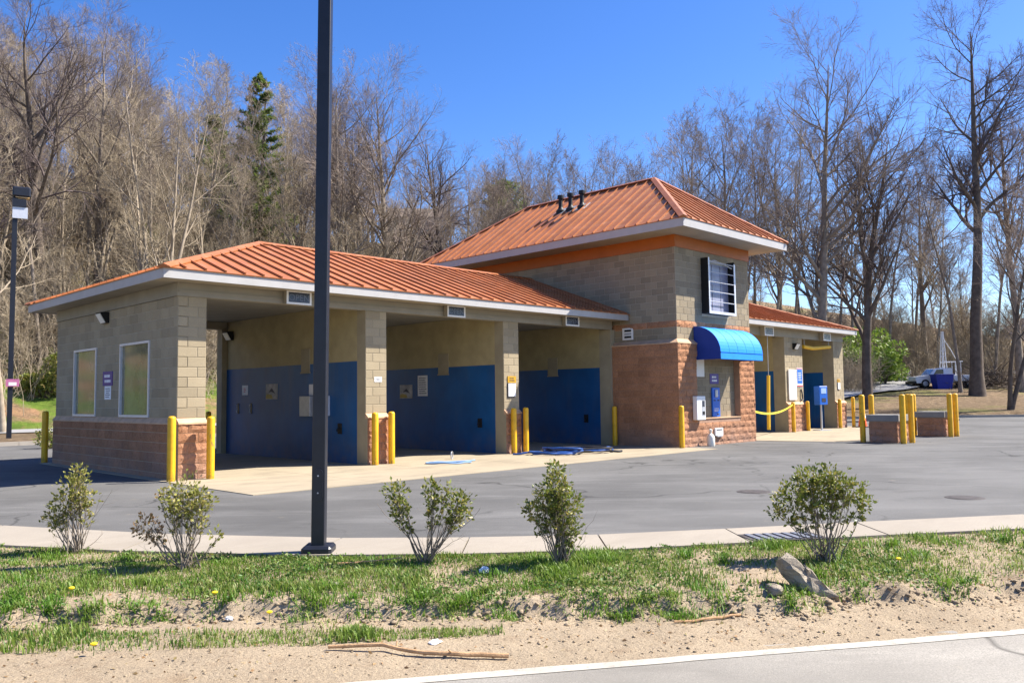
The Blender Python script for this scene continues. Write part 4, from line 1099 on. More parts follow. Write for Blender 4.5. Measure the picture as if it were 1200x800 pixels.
# ------------------------------------------------------------------ covers in the lot
for (x, y, l) in ((5.16, -9.64, "round iron cover in a pale asphalt patch"), (6.35, -12.38, "round iron cover on plain asphalt closer to the gutter")):
    t = thing("manhole_cover", l, "manhole cover", (x, y, .001))
    MB().lathe([(.27, 0), (.26, .006), (.23, .007)], n=28).build("rim", MT['iron'], t); MB().lathe([(.215, .002), (.215, .009), (.20, .012)], n=28).build("lid", MT['iron'], t)
t = thing("inlet_grate", "dark iron inlet plate set in the pale gutter", "grate", (1.35, -12.05, .031), R(-36))
MB().box((-.42, -.22, -.02), (.42, .22, .006)).build("frame", MT['iron'], t)
for k in range(7): MB().box((-.36+k*.108, -.18, .007), (-.30+k*.108, .18, .016)).build("bar", simple('worn_iron%d' % k, (.16, .17, .2), .5, .2, 20) if k == 0 else bpy.data.materials['worn_iron0'], t)
for (x, y, r_, l) in ((36.5, 2.2, .9, "dark parking stop beside the leaf strewn edge, nearer the cone"), (41.5, -1.0, .9, "dark parking stop beside the leaf strewn edge, nearer the big tree")):
    t = MB().box((-1.0, -.09, 0), (1.0, .09, .38 if False else .14), .03).build("parking_stop", MT['kerb'], None, (x, y, 0), R(-45)); tag(t, l, "parking stop", "parking stops")
# ------------------------------------------------------------------ far vehicles, bin, house, poles
def wheel(t, x, y, r, w=.22):
    W = MB(); 
    o = MB().lathe([(r*.6, -w/2), (r*.93, -w/2), (r, -w/2+.03), (r, w/2-.03), (r*.93, w/2), (r*.6, w/2)], n=20).build("wheel", MT['tyre'], t); o.location = (x, y, r); o.rotation_euler = (PI/2, 0, 0)
    MB().lathe([(r*.58, -w/2+.02), (r*.58, w/2+.005), (r*.2, w/2+.02), (r*.05, w/2+.02)], n=16).build("rim", MT['grey_metal'], o)
def truck(x, y, z, rz):
    t = thing("utility_truck", "white utility truck with a lattice mast parked by the brush pile", "truck", (x, y, z), rz)
    side = [(-2.55, .45), (-2.6, .75), (-2.5, 1.02), (-1.35, 1.16), (-.85, 1.72), (-.75, 1.78), (.55, 1.80), (.72, 1.7), (.75, .45)]
    k = len(side); V = [(a, -.92, b) for a, b in side]+[(a, .92, b) for a, b in side]
    MB().add(V, [tuple(range(k)), tuple(range(2*k-1, k-1, -1))]+[(i, k+i, k+(i+1) % k, (i+1) % k) for i in range(k)]).build("cab", MT['car_white'], t)
    for s in (-1, 1):
        P = [(-1.0, 1.2), (-.72, 1.66), (-.1, 1.68), (-.1, 1.2)]
        MB().add([(a, s*.925, b) for a, b in P]+[(a, s*.91, b) for a, b in P], [(0, 1, 2, 3), (7, 6, 5, 4)]).build("side_window", MT['truck_glass'], t)
        MB().box((-2.63, s*.6-.14, .72), (-2.55, s*.6+.14, .92)).build("headlight", MT['lamp_lens'], t)
    MB().add([(-1.33, -.8, 1.19), (-1.33, .8, 1.19), (-.88, .75, 1.72), (-.88, -.75, 1.72)], [(0, 1, 2, 3)]).build("windscreen", MT['truck_glass'], t)
    MB().box((-2.78, -.95, .38), (-2.56, .95, .62), .03).build("bumper", MT['black'], t)
    MB().box((.8, -.95, .6), (3.4, .95, 1.15), .02).build("bed", MT['car_white'], t)
    for x_ in (-1.75, 2.2):
        for s in (-1, 1): wheel(t, x_, s*.82, .40)
    # mast: four legs leaning together with rungs and a stay
    m = MB()
    for (a, b) in ((.15, -.25), (.15, .25), (.55, -.25), (.55, .25)): m.tube([(a, b, 1.75), (.38+(a-.35)*.25, b*.3, 5.2)], .045)
    for q in range(7):
        f = q/6.5; zz = 1.8+3.3*f; wv = .2*(1-f*.75)+.03
        m.tube([(.36-wv, -.2, zz), (.36+wv, -.2, zz+.2)], .025); m.tube([(.36-wv, .2, zz), (.36+wv, .2, zz+.2)], .025)
    ms = m.build("mast", MT['car_white'], t)
    MB().tube([(.42, 0, 4.6), (1.1, 0, 3.5), (1.55, 0, 2.6), (1.55, 0, 1.2)], .04).build("stay", MT['car_white'], ms)
    MB().tube([(.3, .5, 2.35), (1.9, .5, 2.4)], .04).tube([(.3, -.5, 2.35), (1.9, -.5, 2.4)], .04).tube([(.9, .5, 1.15), (.9, .5, 2.38)], .03).tube([(1.7, .5, 1.15), (1.7, .5, 2.38)], .03).tube([(.9, -.5, 1.15), (.9, -.5, 2.38)], .03).tube([(1.7, -.5, 1.15), (1.7, -.5, 2.38)], .03).build("rack", MT['car_white'], t)
tz = float(hzn(75.2, 9.3))+.06
truck(75.3, 9.6, tz, R(-47))
t = thing("blue_bin", "dark blue bin standing beside the white utility truck", "bin", (73.6, 8.9, float(hzn(73.6, 8.9))+.05), R(-47))
MB().add([(-.62,-.5,0),(.62,-.5,0),(.62,.5,0),(-.62,.5,0),(-.78,-.6,1.25),(.78,-.6,1.25),(.78,.6,1.25),(-.78,.6,1.25)], [(0,3,2,1),(4,5,6,7),(0,1,5,4),(1,2,6,5),(2,3,7,6),(3,0,4,7)]).build("tub", MT['bin_blue'], t)
MB().box((-.84, -.66, 1.25), (.84, .66, 1.33), .02).build("lid", MT['bin_blue'], t)
def car(x, y, rz, label):
    t = thing("parked_car", label, "car", (x, y, float(hzn(x, y))+.06), rz)
    side = [(-2.2, .35), (-2.25, .7), (-2.0, .9), (-1.1, 1.0), (-.5, 1.42), (.9, 1.45), (1.5, 1.05), (2.15, 1.0), (2.2, .35)]
    k = len(side); V = [(a, -.85, b) for a, b in side]+[(a, .85, b) for a, b in side]
    MB().add(V, [tuple(range(k)), tuple(range(2*k-1, k-1, -1))]+[(i, k+i, k+(i+1) % k, (i+1) % k) for i in range(k)]).build("body", MT['car_white'], t)
    for s in (-1, 1):
        P = [(-.85, 1.03), (-.45, 1.36), (.85, 1.38), (1.25, 1.06)]
        MB().add([(a, s*.856, b) for a, b in P]+[(a, s*.84, b) for a, b in P], [(0, 1, 2, 3), (7, 6, 5, 4)]).build("side_window", MT['truck_glass'], t)
    for x_ in (-1.4, 1.4):
        for s in (-1, 1): wheel(t, x_, s*.76, .32)
car(88.8, 5.2, R(-30), "white car parked beyond the forked tree at the lot edge")
def house(x, y, rz):
    z = float(hzn(x, y))-1
    t = thing("hillside_house", "pale house with tall deck posts showing through the hillside trees", "house", (x, y, z), rz)
    MB().box((-4, -3, 1), (4, 3, 7.2)).build("wall", MT['siding'], t)
    r_ = MB().add([(-4.4,-3.5,7.1),(4.4,-3.5,7.1),(4.4,3.5,7.1),(-4.4,3.5,7.1),(-4.4,0,9.2),(4.4,0,9.2)], [(0,1,5,4),(2,3,4,5),(0,4,3),(1,2,5),(0,3,2,1)]).build("roof", MT['shingle'], t)
    for (a, b) in ((-3, 2.2), (-.8, 2.2), (1.8, 2.2), (-3, 5), (-.8, 5), (1.8, 5)):
        w = MB().box((a, -3.06, b), (a+1.2, -3.001, b+1.4)).build("window", MT['frame'], t); MB().box((a+.1, -3.075, b+.1), (a+1.1, -3.061, b+1.3)).build("pane", MT['truck_glass'], w)
    for a in (-4, -1.4, 1.4, 4): MB().box((a-.15, -5.2, -1.5), (a+.15, -4.9, 4.3)).build("deck_post", MT['siding'], t)
    MB().box((-4.3, -5.3, 3.9), (4.3, -3.001, 4.15)).build("deck", MT['siding'], t)
    MB().box((-4.3, -5.3, 5.0), (4.3, -5.2, 5.1)).build("railing", MT['siding'], t)
house(76.5, 88, R(-38))
def upole(x, y, h, label):
    t = thing("utility_pole", label, "utility pole", (x, y, float(hzn(x, y))))
    MB().lathe([(.17, -.3), (.11, h)], n=10).build("shaft", MT['wood_pole'], t); MB().box((-1.1, -.06, h-.7), (1.1, .06, h-.56)).build("crossarm", MT['wood_pole'], t)
    for a in (-.9, .9, .3): MB().lathe([(.04, h-.56), (.05, h-.46), (.02, h-.4)], (a, 0, 0), 8).build("insulator", MT['grey_metal'], t)
upole(95, 17.5, 9.5, "thin wooden utility pole beside the curving far road")
upole(-16, 38.2, 13.5, "wooden utility pole on the rear road bank carrying the overhead cables")
upole(46, 38.2, 12.0, "wooden utility pole behind the tower carrying the overhead cables")
for k, dz in enumerate((0, -.35, -1.7)):
    a, b_ = Vector((-16, 38.2, 13.2+dz)), Vector((46, 38.2, 11.7+dz))
    P = [(a.lerp(b_, f)-a)+Vector((0, .25*(k-1), -1.3*4*f*(1-f))) for f in np.linspace(0, 1, 40)]
    tag(MB().tube([tuple(p) for p in P], .009, 6).build("overhead_cable", MT['wood_pole'], None, tuple(a)), ("topmost", "middle", "lowest")[k]+" thin overhead cable strung along the bank behind the building", "cable", "overhead cables along the bank")
#==PART4==
# ------------------------------------------------------------------ vegetation generators (vectorised)
def nrm(v): return v/(np.linalg.norm(v, axis=-1, keepdims=True)+1e-9)
def grow(rg, p0, d0, ln, k, wander, up):
    """p0,d0 (N,3), ln (N) -> (N,k,3)"""
    N = len(p0); P = np.zeros((N, k, 3)); P[:, 0] = p0; d = nrm(d0.copy()); st = (ln/(k-1))[:, None]
    for i in range(1, k):
        d = nrm(d+rg.normal(0, wander, (N, 3))+np.array([0, 0, up])); P[:, i] = P[:, i-1]+d*st
    return P
def spawn(rg, P, ln, rad, per, fr, lf, ang, k, wander, up, rf=.6, minr=.004, taper=.35, jl=.35):
    N, K, _ = P.shape; idx = np.repeat(np.arange(N), per); M = len(idx)
    f = fr[0]+(fr[1]-fr[0])*((np.tile(np.arange(per), N)+rg.uniform(0, 1, M))/per)
    u = f*(K-1); i = np.minimum(u.astype(int), K-2); w = (u-i)[:, None]
    a, b = P[idx, i], P[idx, i+1]; pos = a*(1-w)+b*w; tan = nrm(b-a)
    perp = nrm(np.cross(tan, rg.normal(0, 1, (M, 3)))); an = np.radians(ang*rg.uniform(.7, 1.3, M))[:, None]
    d = nrm(tan*np.cos(an)+perp*np.sin(an)+np.array([0, 0, up*.6]))
    L2 = ln[idx]*lf*(1.15-.6*f)*rg.uniform(1-jl, 1+jl, M)
    r = np.maximum(minr, (rad[idx, i]*(1-w[:, 0])+rad[idx, i+1]*w[:, 0])*rf)
    Q = grow(rg, pos, d, L2, k, wander, up)
    R2 = r[:, None]*np.linspace(1, taper, k)[None]
    return Q, L2, R2
def tubes(P, rad, n):
    N, k, _ = P.shape; T = np.gradient(P, axis=1); T = nrm(T)
    ref = np.where(np.abs(T[:, :1, 2:3]) < .8, np.array([0, 0, 1.]), np.array([1., 0, 0]))
    A = nrm(np.cross(T, np.broadcast_to(ref, T.shape))); Bv = np.cross(T, A)
    an = np.arange(n)*2*np.pi/n
    V = P[:, :, None]+(A[:, :, None]*np.cos(an)[None, None, :, None]+Bv[:, :, None]*np.sin(an)[None, None, :, None])*rad[:, :, None, None]
    base = (np.arange(N)*k*n)[:, None, None]+(np.arange(k-1)*n)[None, :, None]; j = np.arange(n)[None, None]; j2 = (j+1) % n
    F = np.stack([base+j, base+n+j, base+n+j2, base+j2], -1).reshape(-1, 4)
    return V.reshape(-1, 3), F
def join(parts):
    Vs = []; Fs = []; o = 0
    for V, F in parts: Vs.append(V); Fs.append(F+o); o += len(V)
    return np.concatenate(Vs), np.concatenate(Fs)
def bare_tree(seed, Ht, r0, start=.3, spread=.28, nprim=15, ang=48, up=.10, stems=1, n2=7, n3=6, n4=5, sw=.035, tw=.007, lean=0.0):
    """-> (trunk V,F), (crown V,F)"""
    rg = np.random.default_rng(seed)
    p0 = rg.normal(0, .12, (stems, 3))*(stems > 1); p0[:, 2] = -.3
    d0 = np.zeros((stems, 3)); d0[:, 2] = 1
    if stems > 1: d0[:, :2] = rg.normal(0, .16, (stems, 2))
    else: d0[:, 0] = lean
    ln = np.full(stems, Ht)*rg.uniform(.85, 1.05, stems) if stems > 1 else np.array([Ht])
    k = 16; T = grow(rg, p0, d0, ln, k, sw, .03)
    f = np.linspace(0, 1, k); prof = (1-f)**.85*.94+.06; prof[0] = 1.35; prof[1] *= 1.05
    rt = (r0 if stems == 1 else r0*.6)*np.tile(prof, (stems, 1))
    P, pl, pr = spawn(rg, T, ln, rt, nprim, (start, .985), spread, ang, 8, .10, up, .55, .02, .22, .3)
    S, sl_, sr = spawn(rg, P, pl, pr, n2, (.15, 1), .5, 42, 5, .12, up*.8, .6, .012, .35)
    Q, ql, qr = spawn(rg, S, sl_, sr, n3, (.12, 1), .52, 40, 4, .14, .05, .6, tw*1.25, .6)
    W, wl_, wr = spawn(rg, Q, ql, qr, n4, (.1, 1), .6, 36, 2, .1, .05, .7, tw, .6)
    # epicormic twigs on upper trunk and leader
    trunk = join([tubes(T, rt, 9), tubes(P, pr, 6)]); crown = join([tubes(S, sr, 4), tubes(Q, qr, 3), tubes(W, wr, 3)])
    return trunk, crown
TREES = {}
def variant(key, seed, Ht, r0, bark, twig, **k):
    t, c = bare_tree(seed, Ht, r0, **k)
    TREES[key] = (mesh_np("trunk", t[0], t[1], MT[bark], smooth_sh=True), mesh_np("crown", c[0], c[1], MT[twig]), Ht)
variant('oak', 11, 24, .48, 'bark_dark', 'twig_dark', start=.36, spread=.34, nprim=16, ang=55, up=.09, n2=8, n3=6, n4=5)
variant('oak2', 12, 22, .32, 'bark_grey', 'twig_grey', start=.30, spread=.34, nprim=18, ang=50, up=.09, n2=8, n3=6, n4=6, tw=.006)
variant('slim', 13, 20, .15, 'bark_grey', 'twig_grey', start=.36, spread=.24, nprim=17, ang=42, up=.11, n2=7, n3=6, n4=6, tw=.006)
variant('slim2', 14, 19, .14, 'bark_pale', 'twig_tan', start=.3, spread=.25, nprim=17, ang=40, up=.12, n2=7, n3=6, n4=6, tw=.006)
variant('multi', 15, 17, .26, 'bark_pale', 'twig_tan', start=.22, spread=.30, nprim=9, ang=36, up=.12, stems=4, n2=6, n3=5, n4=4)
variant('multi2', 16, 14, .22, 'bark_pale', 'twig_tan', start=.2, spread=.34, nprim=9, ang=40, up=.10, stems=4, n2=6, n3=5, n4=4)
variant('big', 17, 29, .50, 'bark_dark', 'twig_dark', start=.42, spread=.27, nprim=19, ang=52, up=.08, n2=9, n3=7, n4=6, sw=.02, tw=.006)
variant('big2', 18, 27, .45, 'bark_grey', 'twig_grey', start=.25, spread=.36, nprim=22, ang=50, up=.085, n2=8, n3=7, n4=6, sw=.02, tw=.006)
variant('small', 19, 14, .26, 'bark_dark', 'twig_dark', start=.24, spread=.40, nprim=15, ang=46, up=.11, n2=7, n3=6, n4=5)
variant('thicket', 31, 7.0, .10, 'bark_pale', 'twig_tan', start=.12, spread=.42, nprim=9, ang=44, up=.06, stems=7, n2=6, n3=5, n4=4, sw=.06, tw=.006)
variant('thicket2', 32, 6.0, .09, 'bark_grey', 'twig_tan', start=.1, spread=.45, nprim=9, ang=48, up=.05, stems=8, n2=6, n3=5, n4=4, sw=.07, tw=.006)
variant('thicket3', 33, 8.0, .10, 'bark_grey', 'twig_grey', start=.15, spread=.38, nprim=9, ang=42, up=.08, stems=6, n2=6, n3=5, n4=4, sw=.06, tw=.006)
variant('small2', 20, 15, .22, 'bark_dark', 'twig_grey', start=.26, spread=.34, nprim=14, ang=40, up=.12, stems=2, n2=6, n3=6, n4=5)
def tree(key, x, y, label, h=None, group=None, rz=None, name="bare_tree", z=None, tilt=0.0):
    tm, cm, Ht = TREES[key]
    t = thing(name, label, "tree", (x, y, (float(hzn(x, y))+.05) if z is None else z), random.uniform(0, 6.28) if rz is None else rz, group)
    s = (h or Ht)/Ht; t.scale = (s*random.uniform(.94, 1.06), s*random.uniform(.94, 1.06), s); t.rotation_euler[0] = tilt
    put("trunk", tm, t); put("crown", cm, t)
    return t
KIND = {'slim': "slender grey bare tree", 'slim2': "slender pale barked bare tree", 'multi': "tall pale many stemmed bare tree", 'multi2': "low pale many stemmed bare tree", 'oak': "dark wide crowned bare tree", 'oak2': "grey round crowned bare tree", 'small2': "dark twin stemmed bare tree",
        'thicket': "leafless thicket of pale arching stems", 'thicket2': "low leafless thicket of tangled grey stems", 'thicket3': "tall leafless thicket of straight grey stems"}
AZ0 = YAW
def polar(px, rho):
    a = AZ0+math.atan((px-600)/975.14); return CAM.x+rho*math.sin(a), CAM.y+rho*math.cos(a)
def htop(px, rho, ytop):
    x, y = polar(px, rho); hor = 473.0-.0124*px
    return .88*(1.55+(hor-ytop)/975.14*rho*math.cos(math.atan((px-600)/975.14))-float(hzn(x, y)))
def place(key, px, rho, ytop, label, **k):
    x, y = polar(px, rho); return tree(key, x, y, label, h=htop(px, rho, ytop), **k)
# singled-out trees
place('slim2', 6, 50, -40, "pale slender tree beside the tall lamp post")
place('oak', 46, 66, -30, "dark wide forked oak high on the bank behind the lamp post", rz=1.0)
place('oak2', 112, 74, -5, "grey spreading bare tree above the shaded end wall")
place('multi', 186, 64, 34, "pale many stemmed tree rising behind the long orange roof", rz=.6)
place('slim', 262, 82, 52, "slender grey tree beside the dark evergreen, towards the tall lamp post")
place('slim', 345, 84, 48, "slender grey tree beside the dark evergreen, towards the tower")
place('oak2', 402, 78, 45, "grey bare tree with rounded crown beyond the dark lamp pole")
place('big2', 456, 80, 58, "tall bare tree with pale upper limbs beyond the middle bay", rz=2.2)
place('oak', 524, 92, 128, "bare oak where the hillside woods step down towards the tower")
place('big2', 962, 60, 12, "very tall grey bare tree rising behind the short wing", rz=4.1)
tree('small', 50.5, 6.4, "dark bare tree between the traffic cone and the truck", h=19, rz=.4)
tree('big', 66.8, 4.2, "massive thick trunked bare tree beyond the lot edge", h=31, rz=2.0)
tree('small2', 55.6, -.9, "dark forked bare tree at the kerb beside the massive trunk", h=17, rz=1.2)
place('slim', 1124, 80, 150, "leaning grey tree between the truck and the massive trunk", tilt=.03)
# rows behind the right half, on the level ground
GT = "bare trees behind the tower and short wing"
rr = random.Random(5)
for px, rho, top, key in [(560, 88, 168, 'slim'), (590, 96, 195, 'slim2'), (640, 90, 175, 'slim'), (664, 84, 150, 'slim'), (702, 90, 165, 'slim'), (745, 92, 185, 'slim'),
        (775, 86, 160, 'slim'), (796, 80, 112, 'slim'), (836, 78, 104, 'slim'), (868, 84, 122, 'slim'), (900, 84, 118, 'slim2'), (928, 92, 130, 'slim'),
        (575, 96, 175, 'oak2'), (618, 92, 165, 'oak2'), (650, 98, 178, 'slim'), (684, 92, 160, 'oak2'), (722, 96, 158, 'oak2'), (756, 98, 165, 'oak2'), (786, 96, 135, 'slim2'), (816, 90, 118, 'oak2'), (852, 92, 112, 'oak2'), (884, 96, 108, 'slim'), (914, 98, 120, 'oak2'), (944, 96, 110, 'slim'), (982, 98, 130, 'slim'), (1018, 104, 135, 'oak2'), (1085, 106, 160, 'oak2'),
        (1000, 92, 150, 'slim'), (1040, 96, 150, 'slim'), (1070, 112, 150, 'slim'), (1100, 98, 165, 'slim2'), (1165, 92, 130, 'slim'), (1196, 84, 60, 'oak2'), (1235, 92, 95, 'slim')]:
    place(key, px, rho, top, KIND[key]+" in the wood behind the tower and short wing", group=GT)
for k in range(34):
    px = rr.uniform(540, 1290); rho = rr.uniform(98, 165)
    key = rr.choice(['slim', 'slim', 'slim2', 'oak2', 'small2']); place(key, px, rho, rr.uniform(190, 290) if px < 950 else rr.uniform(215, 320), KIND[key]+" in the wood behind the tower and short wing", group=GT)
# hillside woods on the left
GH = "bare trees covering the hillside"
pts = []
tries = 0
while len(pts) < 165 and tries < 6000:
    tries += 1
    px = rr.uniform(-90, 640); rho = 58+(rr.random()**.8)*95
    x, y = polar(px, rho)
    if y < 45 or y > 125: continue
    if any((x-a)**2+(y-b)**2 < 3.0**2 for a, b in pts): continue
    if abs(x-76.5) < 5 and abs(y-86) < 6: continue
    pts.append((x, y))
    key = rr.choices(['slim', 'slim2', 'multi', 'multi2', 'oak2', 'oak'], [3, 4, 4, 4, 1.2, .5])[0]
    hh = {'slim': 17, 'slim2': 16, 'multi': 12.5, 'multi2': 11, 'oak2': 17, 'oak': 17}[key]*rr.uniform(.85, 1.2)*(1.15 if px < 430 else 1.0)
    tree(key, x, y, KIND[key]+" in the dense woods on the hillside", h=hh, group=GH)
GK = "leafless thickets on the hillside and behind the lot"
for k in range(235):
    if k < 135: px, rho = rr.uniform(-60, 640), 57+rr.random()*75
    else: px, rho = rr.uniform(560, 1290) if k < 195 else rr.uniform(830, 1090), 94+rr.random()*(50 if k < 195 else 110)
    x, y = polar(px, rho)
    if k < 135 and y < 43: continue
    if abs(x-76.5) < 6 and abs(y-86) < 8: continue
    key = rr.choice(['thicket', 'thicket2', 'thicket3']); tree(key, x, y, KIND[key]+" among the trees", h=rr.uniform(4.5, 8.5), group=GK, name="thicket")
# trees outside the frame to the left that the windows mirror
for (x, y) in ((-14, 46), (-22, 44), (-6, 50), (-30, 48), (-18, 54), (-38, 44), (-46, 50)):
    key = rr.choice(['multi', 'slim2', 'oak2']); tree(key, x, y, KIND[key]+" in the dense woods on the hillside", h=rr.uniform(15, 20), group=GH)
# ------------------------------------------------------------------ evergreens
def evergreen(seed, Ht, base_r, start, nbr, per, size, droop, round_=False):
    rg = np.random.default_rng(seed)
    T = grow(rg, np.array([[0, 0, -.3]]), np.array([[0, 0, 1.]]), np.array([Ht]), 12, .01, .05)
    rt = np.linspace(.3, .03, 12)[None]*Ht/18
    f = start+(1-start)*np.sort(rg.uniform(0, 1, nbr)); az = rg.uniform(0, 2*np.pi, nbr)
    g = (f-start)/(1-start)
    ln = base_r*((1-g)**.8+.06) if not round_ else base_r*np.sqrt(np.clip(1-(2*g-.9)**2*.85, .05, 1))
    ln = ln*rg.uniform(.65, 1.15, nbr)
    p0 = np.stack([np.zeros(nbr), np.zeros(nbr), f*Ht], 1); d0 = np.stack([np.cos(az), np.sin(az), np.full(nbr, .35)], 1)
    P = grow(rg, p0, d0, ln, 6, .06, droop); pr = np.linspace(1, .3, 6)[None]*.035*np.ones((nbr, 1))
    # needle sprays
    idx = np.repeat(np.arange(nbr), per); M = len(idx); u = rg.uniform(.12, 1, M)*5; i = np.minimum(u.astype(int), 4); w = (u-i)[:, None]
    c = P[idx, i]*(1-w)+P[idx, i+1]*w; tan = nrm(P[idx, i+1]-P[idx, i])
    d = nrm(tan*.7+rg.normal(0, .75, (M, 3))+np.array([0, 0, -.1])); s = nrm(np.cross(d, rg.normal(0, 1, (M, 3))))
    L2 = size*rg.uniform(.6, 1.3, M)[:, None]; W2 = L2*.14
    V = np.stack([c, c+d*L2*.5+s*W2, c+d*L2, c+d*L2*.5-s*W2], 1).reshape(-1, 3); F = np.arange(M*4).reshape(-1, 4)
    tk = join([tubes(T, rt, 8), tubes(P, pr, 4)])
    return tk, (V, F, rg.uniform(0, 1, M))
def add_evergreen(seed, px, rho, ytop, label, **k):
    x, y = polar(px, rho); h = htop(px, rho, ytop)/.88
    tk, (V, F, r_) = evergreen(seed, h, **k)
    t = thing("evergreen_tree", label, "tree", (x, y, float(hzn(x, y))))
    put("trunk", mesh_np("trunk", *tk, MT['bark_dark'], smooth_sh=True), t); put("crown", mesh_np("crown", V, F, MT['needle'], rnd=r_), t)
add_evergreen(3, 301, 93, 80, "tall dark green conical evergreen among the bare hillside trees", base_r=5.2, start=.16, nbr=125, per=150, size=.42, droop=.0)
add_evergreen(4, 246, 104, 128, "smaller dusky evergreen half hidden by bare stems beside the tall conifer", base_r=4.2, start=.16, nbr=95, per=120, size=.42, droop=.0)
add_evergreen(6, 592, 118, 214, "round crowned dark pine behind the tower roof ridge", base_r=3.6, start=.45, nbr=90, per=70, size=.8, droop=.05, round_=True)
# ------------------------------------------------------------------ undergrowth: leafless brush
def brush():
    rg = np.random.default_rng(77); C = []
    for (n, pxr, rr_, ylim) in ((720, (-120, 660), (56, 130), (39, 110)), (420, (520, 1300), (92, 150), (12, 70)), (160, (1104, 1180), (92, 106), (-20, 40)), (260, (820, 1100), (120, 210), (25, 110)), (120, (960, 1010), (76, 90), (10, 40)), (90, (-30, 120), (56, 64), (44, 60))):
        px = rg.uniform(*pxr, n); rho = rr_[0]+(rr_[1]-rr_[0])*rg.uniform(0, 1, n)**1.1
        a = AZ0+np.arctan((px-600)/975.14); x = CAM.x+rho*np.sin(a); y = CAM.y+rho*np.cos(a)
        k = (y > ylim[0]) & (y < ylim[1]); C.append(np.stack([x[k], y[k]], 1))
    C = np.concatenate(C); N = len(C); per = 6
    p0 = np.repeat(np.stack([C[:, 0], C[:, 1], hzn(C[:, 0], C[:, 1])-.1], 1), per, 0); p0[:, :2] += rg.normal(0, .5, (N*per, 2))
    d0 = rg.normal(0, .38, (N*per, 3)); d0[:, 2] = 1
    ln = np.repeat(rg.uniform(1.6, 4.6, N), per)*rg.uniform(.6, 1.2, N*per)
    P = grow(rg, p0, d0, ln, 4, .18, .02); pr = np.full((N*per, 1), .02)*np.linspace(1, .4, 4)[None]
    S, sl_, sr = spawn(rg, P, ln, pr, 4, (.2, 1), .45, 42, 3, .15, .05, .6, .009, .5)
    W, wl_, wr = spawn(rg, S, sl_, sr, 2, (.2, 1), .6, 38, 2, .1, .05, .7, .008, .6)
    V, F = join([tubes(P, pr, 3), tubes(S, sr, 3), tubes(W, wr, 3)])
    tag(put("undergrowth", mesh_np("undergrowth", V, F, MT['twig_tan'])), "leafless tan brush under the hillside trees", "brush", kind="stuff")
brush()
def brush_pile():
    rg = np.random.default_rng(5); n = 420
    cx, cy = 78.5, 6.6
    p0 = np.stack([cx+rg.normal(0, 1.9, n), cy+rg.normal(0, 1.2, n), np.zeros(n)], 1); p0[:, 2] = hzn(p0[:, 0], p0[:, 1])+rg.uniform(0, 1.6, n)*np.exp(-((p0[:, 0]-cx)**2+(p0[:, 1]-cy)**2)/6)
    d0 = rg.normal(0, 1, (n, 3)); d0[:, 2] = np.abs(d0[:, 2])*.5
    P = grow(rg, p0, d0, rg.uniform(.8, 2.8, n), 4, .12, -.03); V, F = tubes(P, np.full((n, 1), .04)*np.linspace(1, .4, 4)[None], 4)
    tag(put("brush_pile", mesh_np("brush_pile", V, F, MT['bark_dark'])), "dark heap of cut branches behind the utility truck", "brush pile", kind="stuff")
brush_pile()
# ------------------------------------------------------------------ leafy bushes
def leaves(rg, c, d, size, asp=.45):
    """diamond leaves folded along the midrib: c,d (M,3)"""
    M = len(c); d = nrm(d); s = nrm(np.cross(d, rg.normal(0, 1, (M, 3)))); n_ = np.cross(d, s)
    L2 = (size*rg.uniform(.65, 1.3, M))[:, None]; W2 = L2*asp*.5
    a = c; b = c+d*L2*.5+s*W2+n_*W2*.35; t_ = c+d*L2; e_ = c+d*L2*.5-s*W2+n_*W2*.35; mid = c+d*L2*.52
    V = np.stack([a, b, t_, e_, mid], 1).reshape(-1, 3); o = np.arange(M)[:, None]*5
    F = np.concatenate([o+np.array([[0, 4, 1]]), o+np.array([[1, 4, 2]]), o+np.array([[0, 3, 4]]), o+np.array([[3, 2, 4]])], 1).reshape(-1, 3)
    return V, F
def bush(x, y, label, rx, h, n, size, m, seed, stem='bark_dark', clumps=14):
    rg = np.random.default_rng(seed); z = float(hzn(x, y))
    t = thing("leafy_bush", label, "bush", (x, y, z))
    cc = np.stack([rg.normal(0, rx*.42, clumps), rg.normal(0, rx*.42, clumps), h*rg.uniform(.25, .85, clumps)], 1); cr = rg.uniform(.22, .5, clumps)*rx
    P = grow(rg, np.repeat([[0, 0, -.1]], clumps, 0).astype(float), cc+np.array([0, 0, .5]), np.linalg.norm(cc, axis=1), 5, .06, .0); V, F = tubes(P, np.full((clumps, 1), .03)*np.linspace(1, .4, 5)[None], 4)
    put("stem", mesh_np("stem", V, F, MT[stem]), t)
    i = rg.integers(0, clumps, n); d = nrm(rg.normal(0, 1, (n, 3))); c = cc[i]+d*(cr[i]*rg.uniform(.3, 1, n)**.5)[:, None]; c[:, 2] = np.maximum(c[:, 2], .05)
    V, F = leaves(rg, c, d+rg.normal(0, .7, (n, 3)), size)
    put("foliage", mesh_np("foliage", V, F, MT[m], rnd=np.repeat(rg.uniform(0, 1, n), 4)), t)
for k, (px, rho, rx, h) in enumerate(((1002, 84, 2.6, 4.4), (1020, 88, 3.0, 5.6), (1036, 86, 2.2, 4.0), (1030, 92, 2.0, 2.6))):
    x, y = polar(px, rho); bush(x, y, ["bright green bush nearest the end column", "tallest bright green bush behind the dark bare tree", "mid sized bright green bush beside the curving road", "low bright green bush at the curving road's edge"][k], rx, h, 3200, .34, 'leaf_bright', 40+k)
for k, (px, rho, rx, h) in enumerate(((54, 61, 1.5, 3.0), (60, 33, .45, .7))):
    x, y = polar(px, rho); bush(x, y, ["dark ivy covered bush on the bank above the red soil", "little green bush on the bed behind the end wall bollard"][k], rx, h, 2600 if k < 1 else 700, .26 if k < 1 else .10, 'leaf_green', 60+k)
rb = random.Random(3); src = None
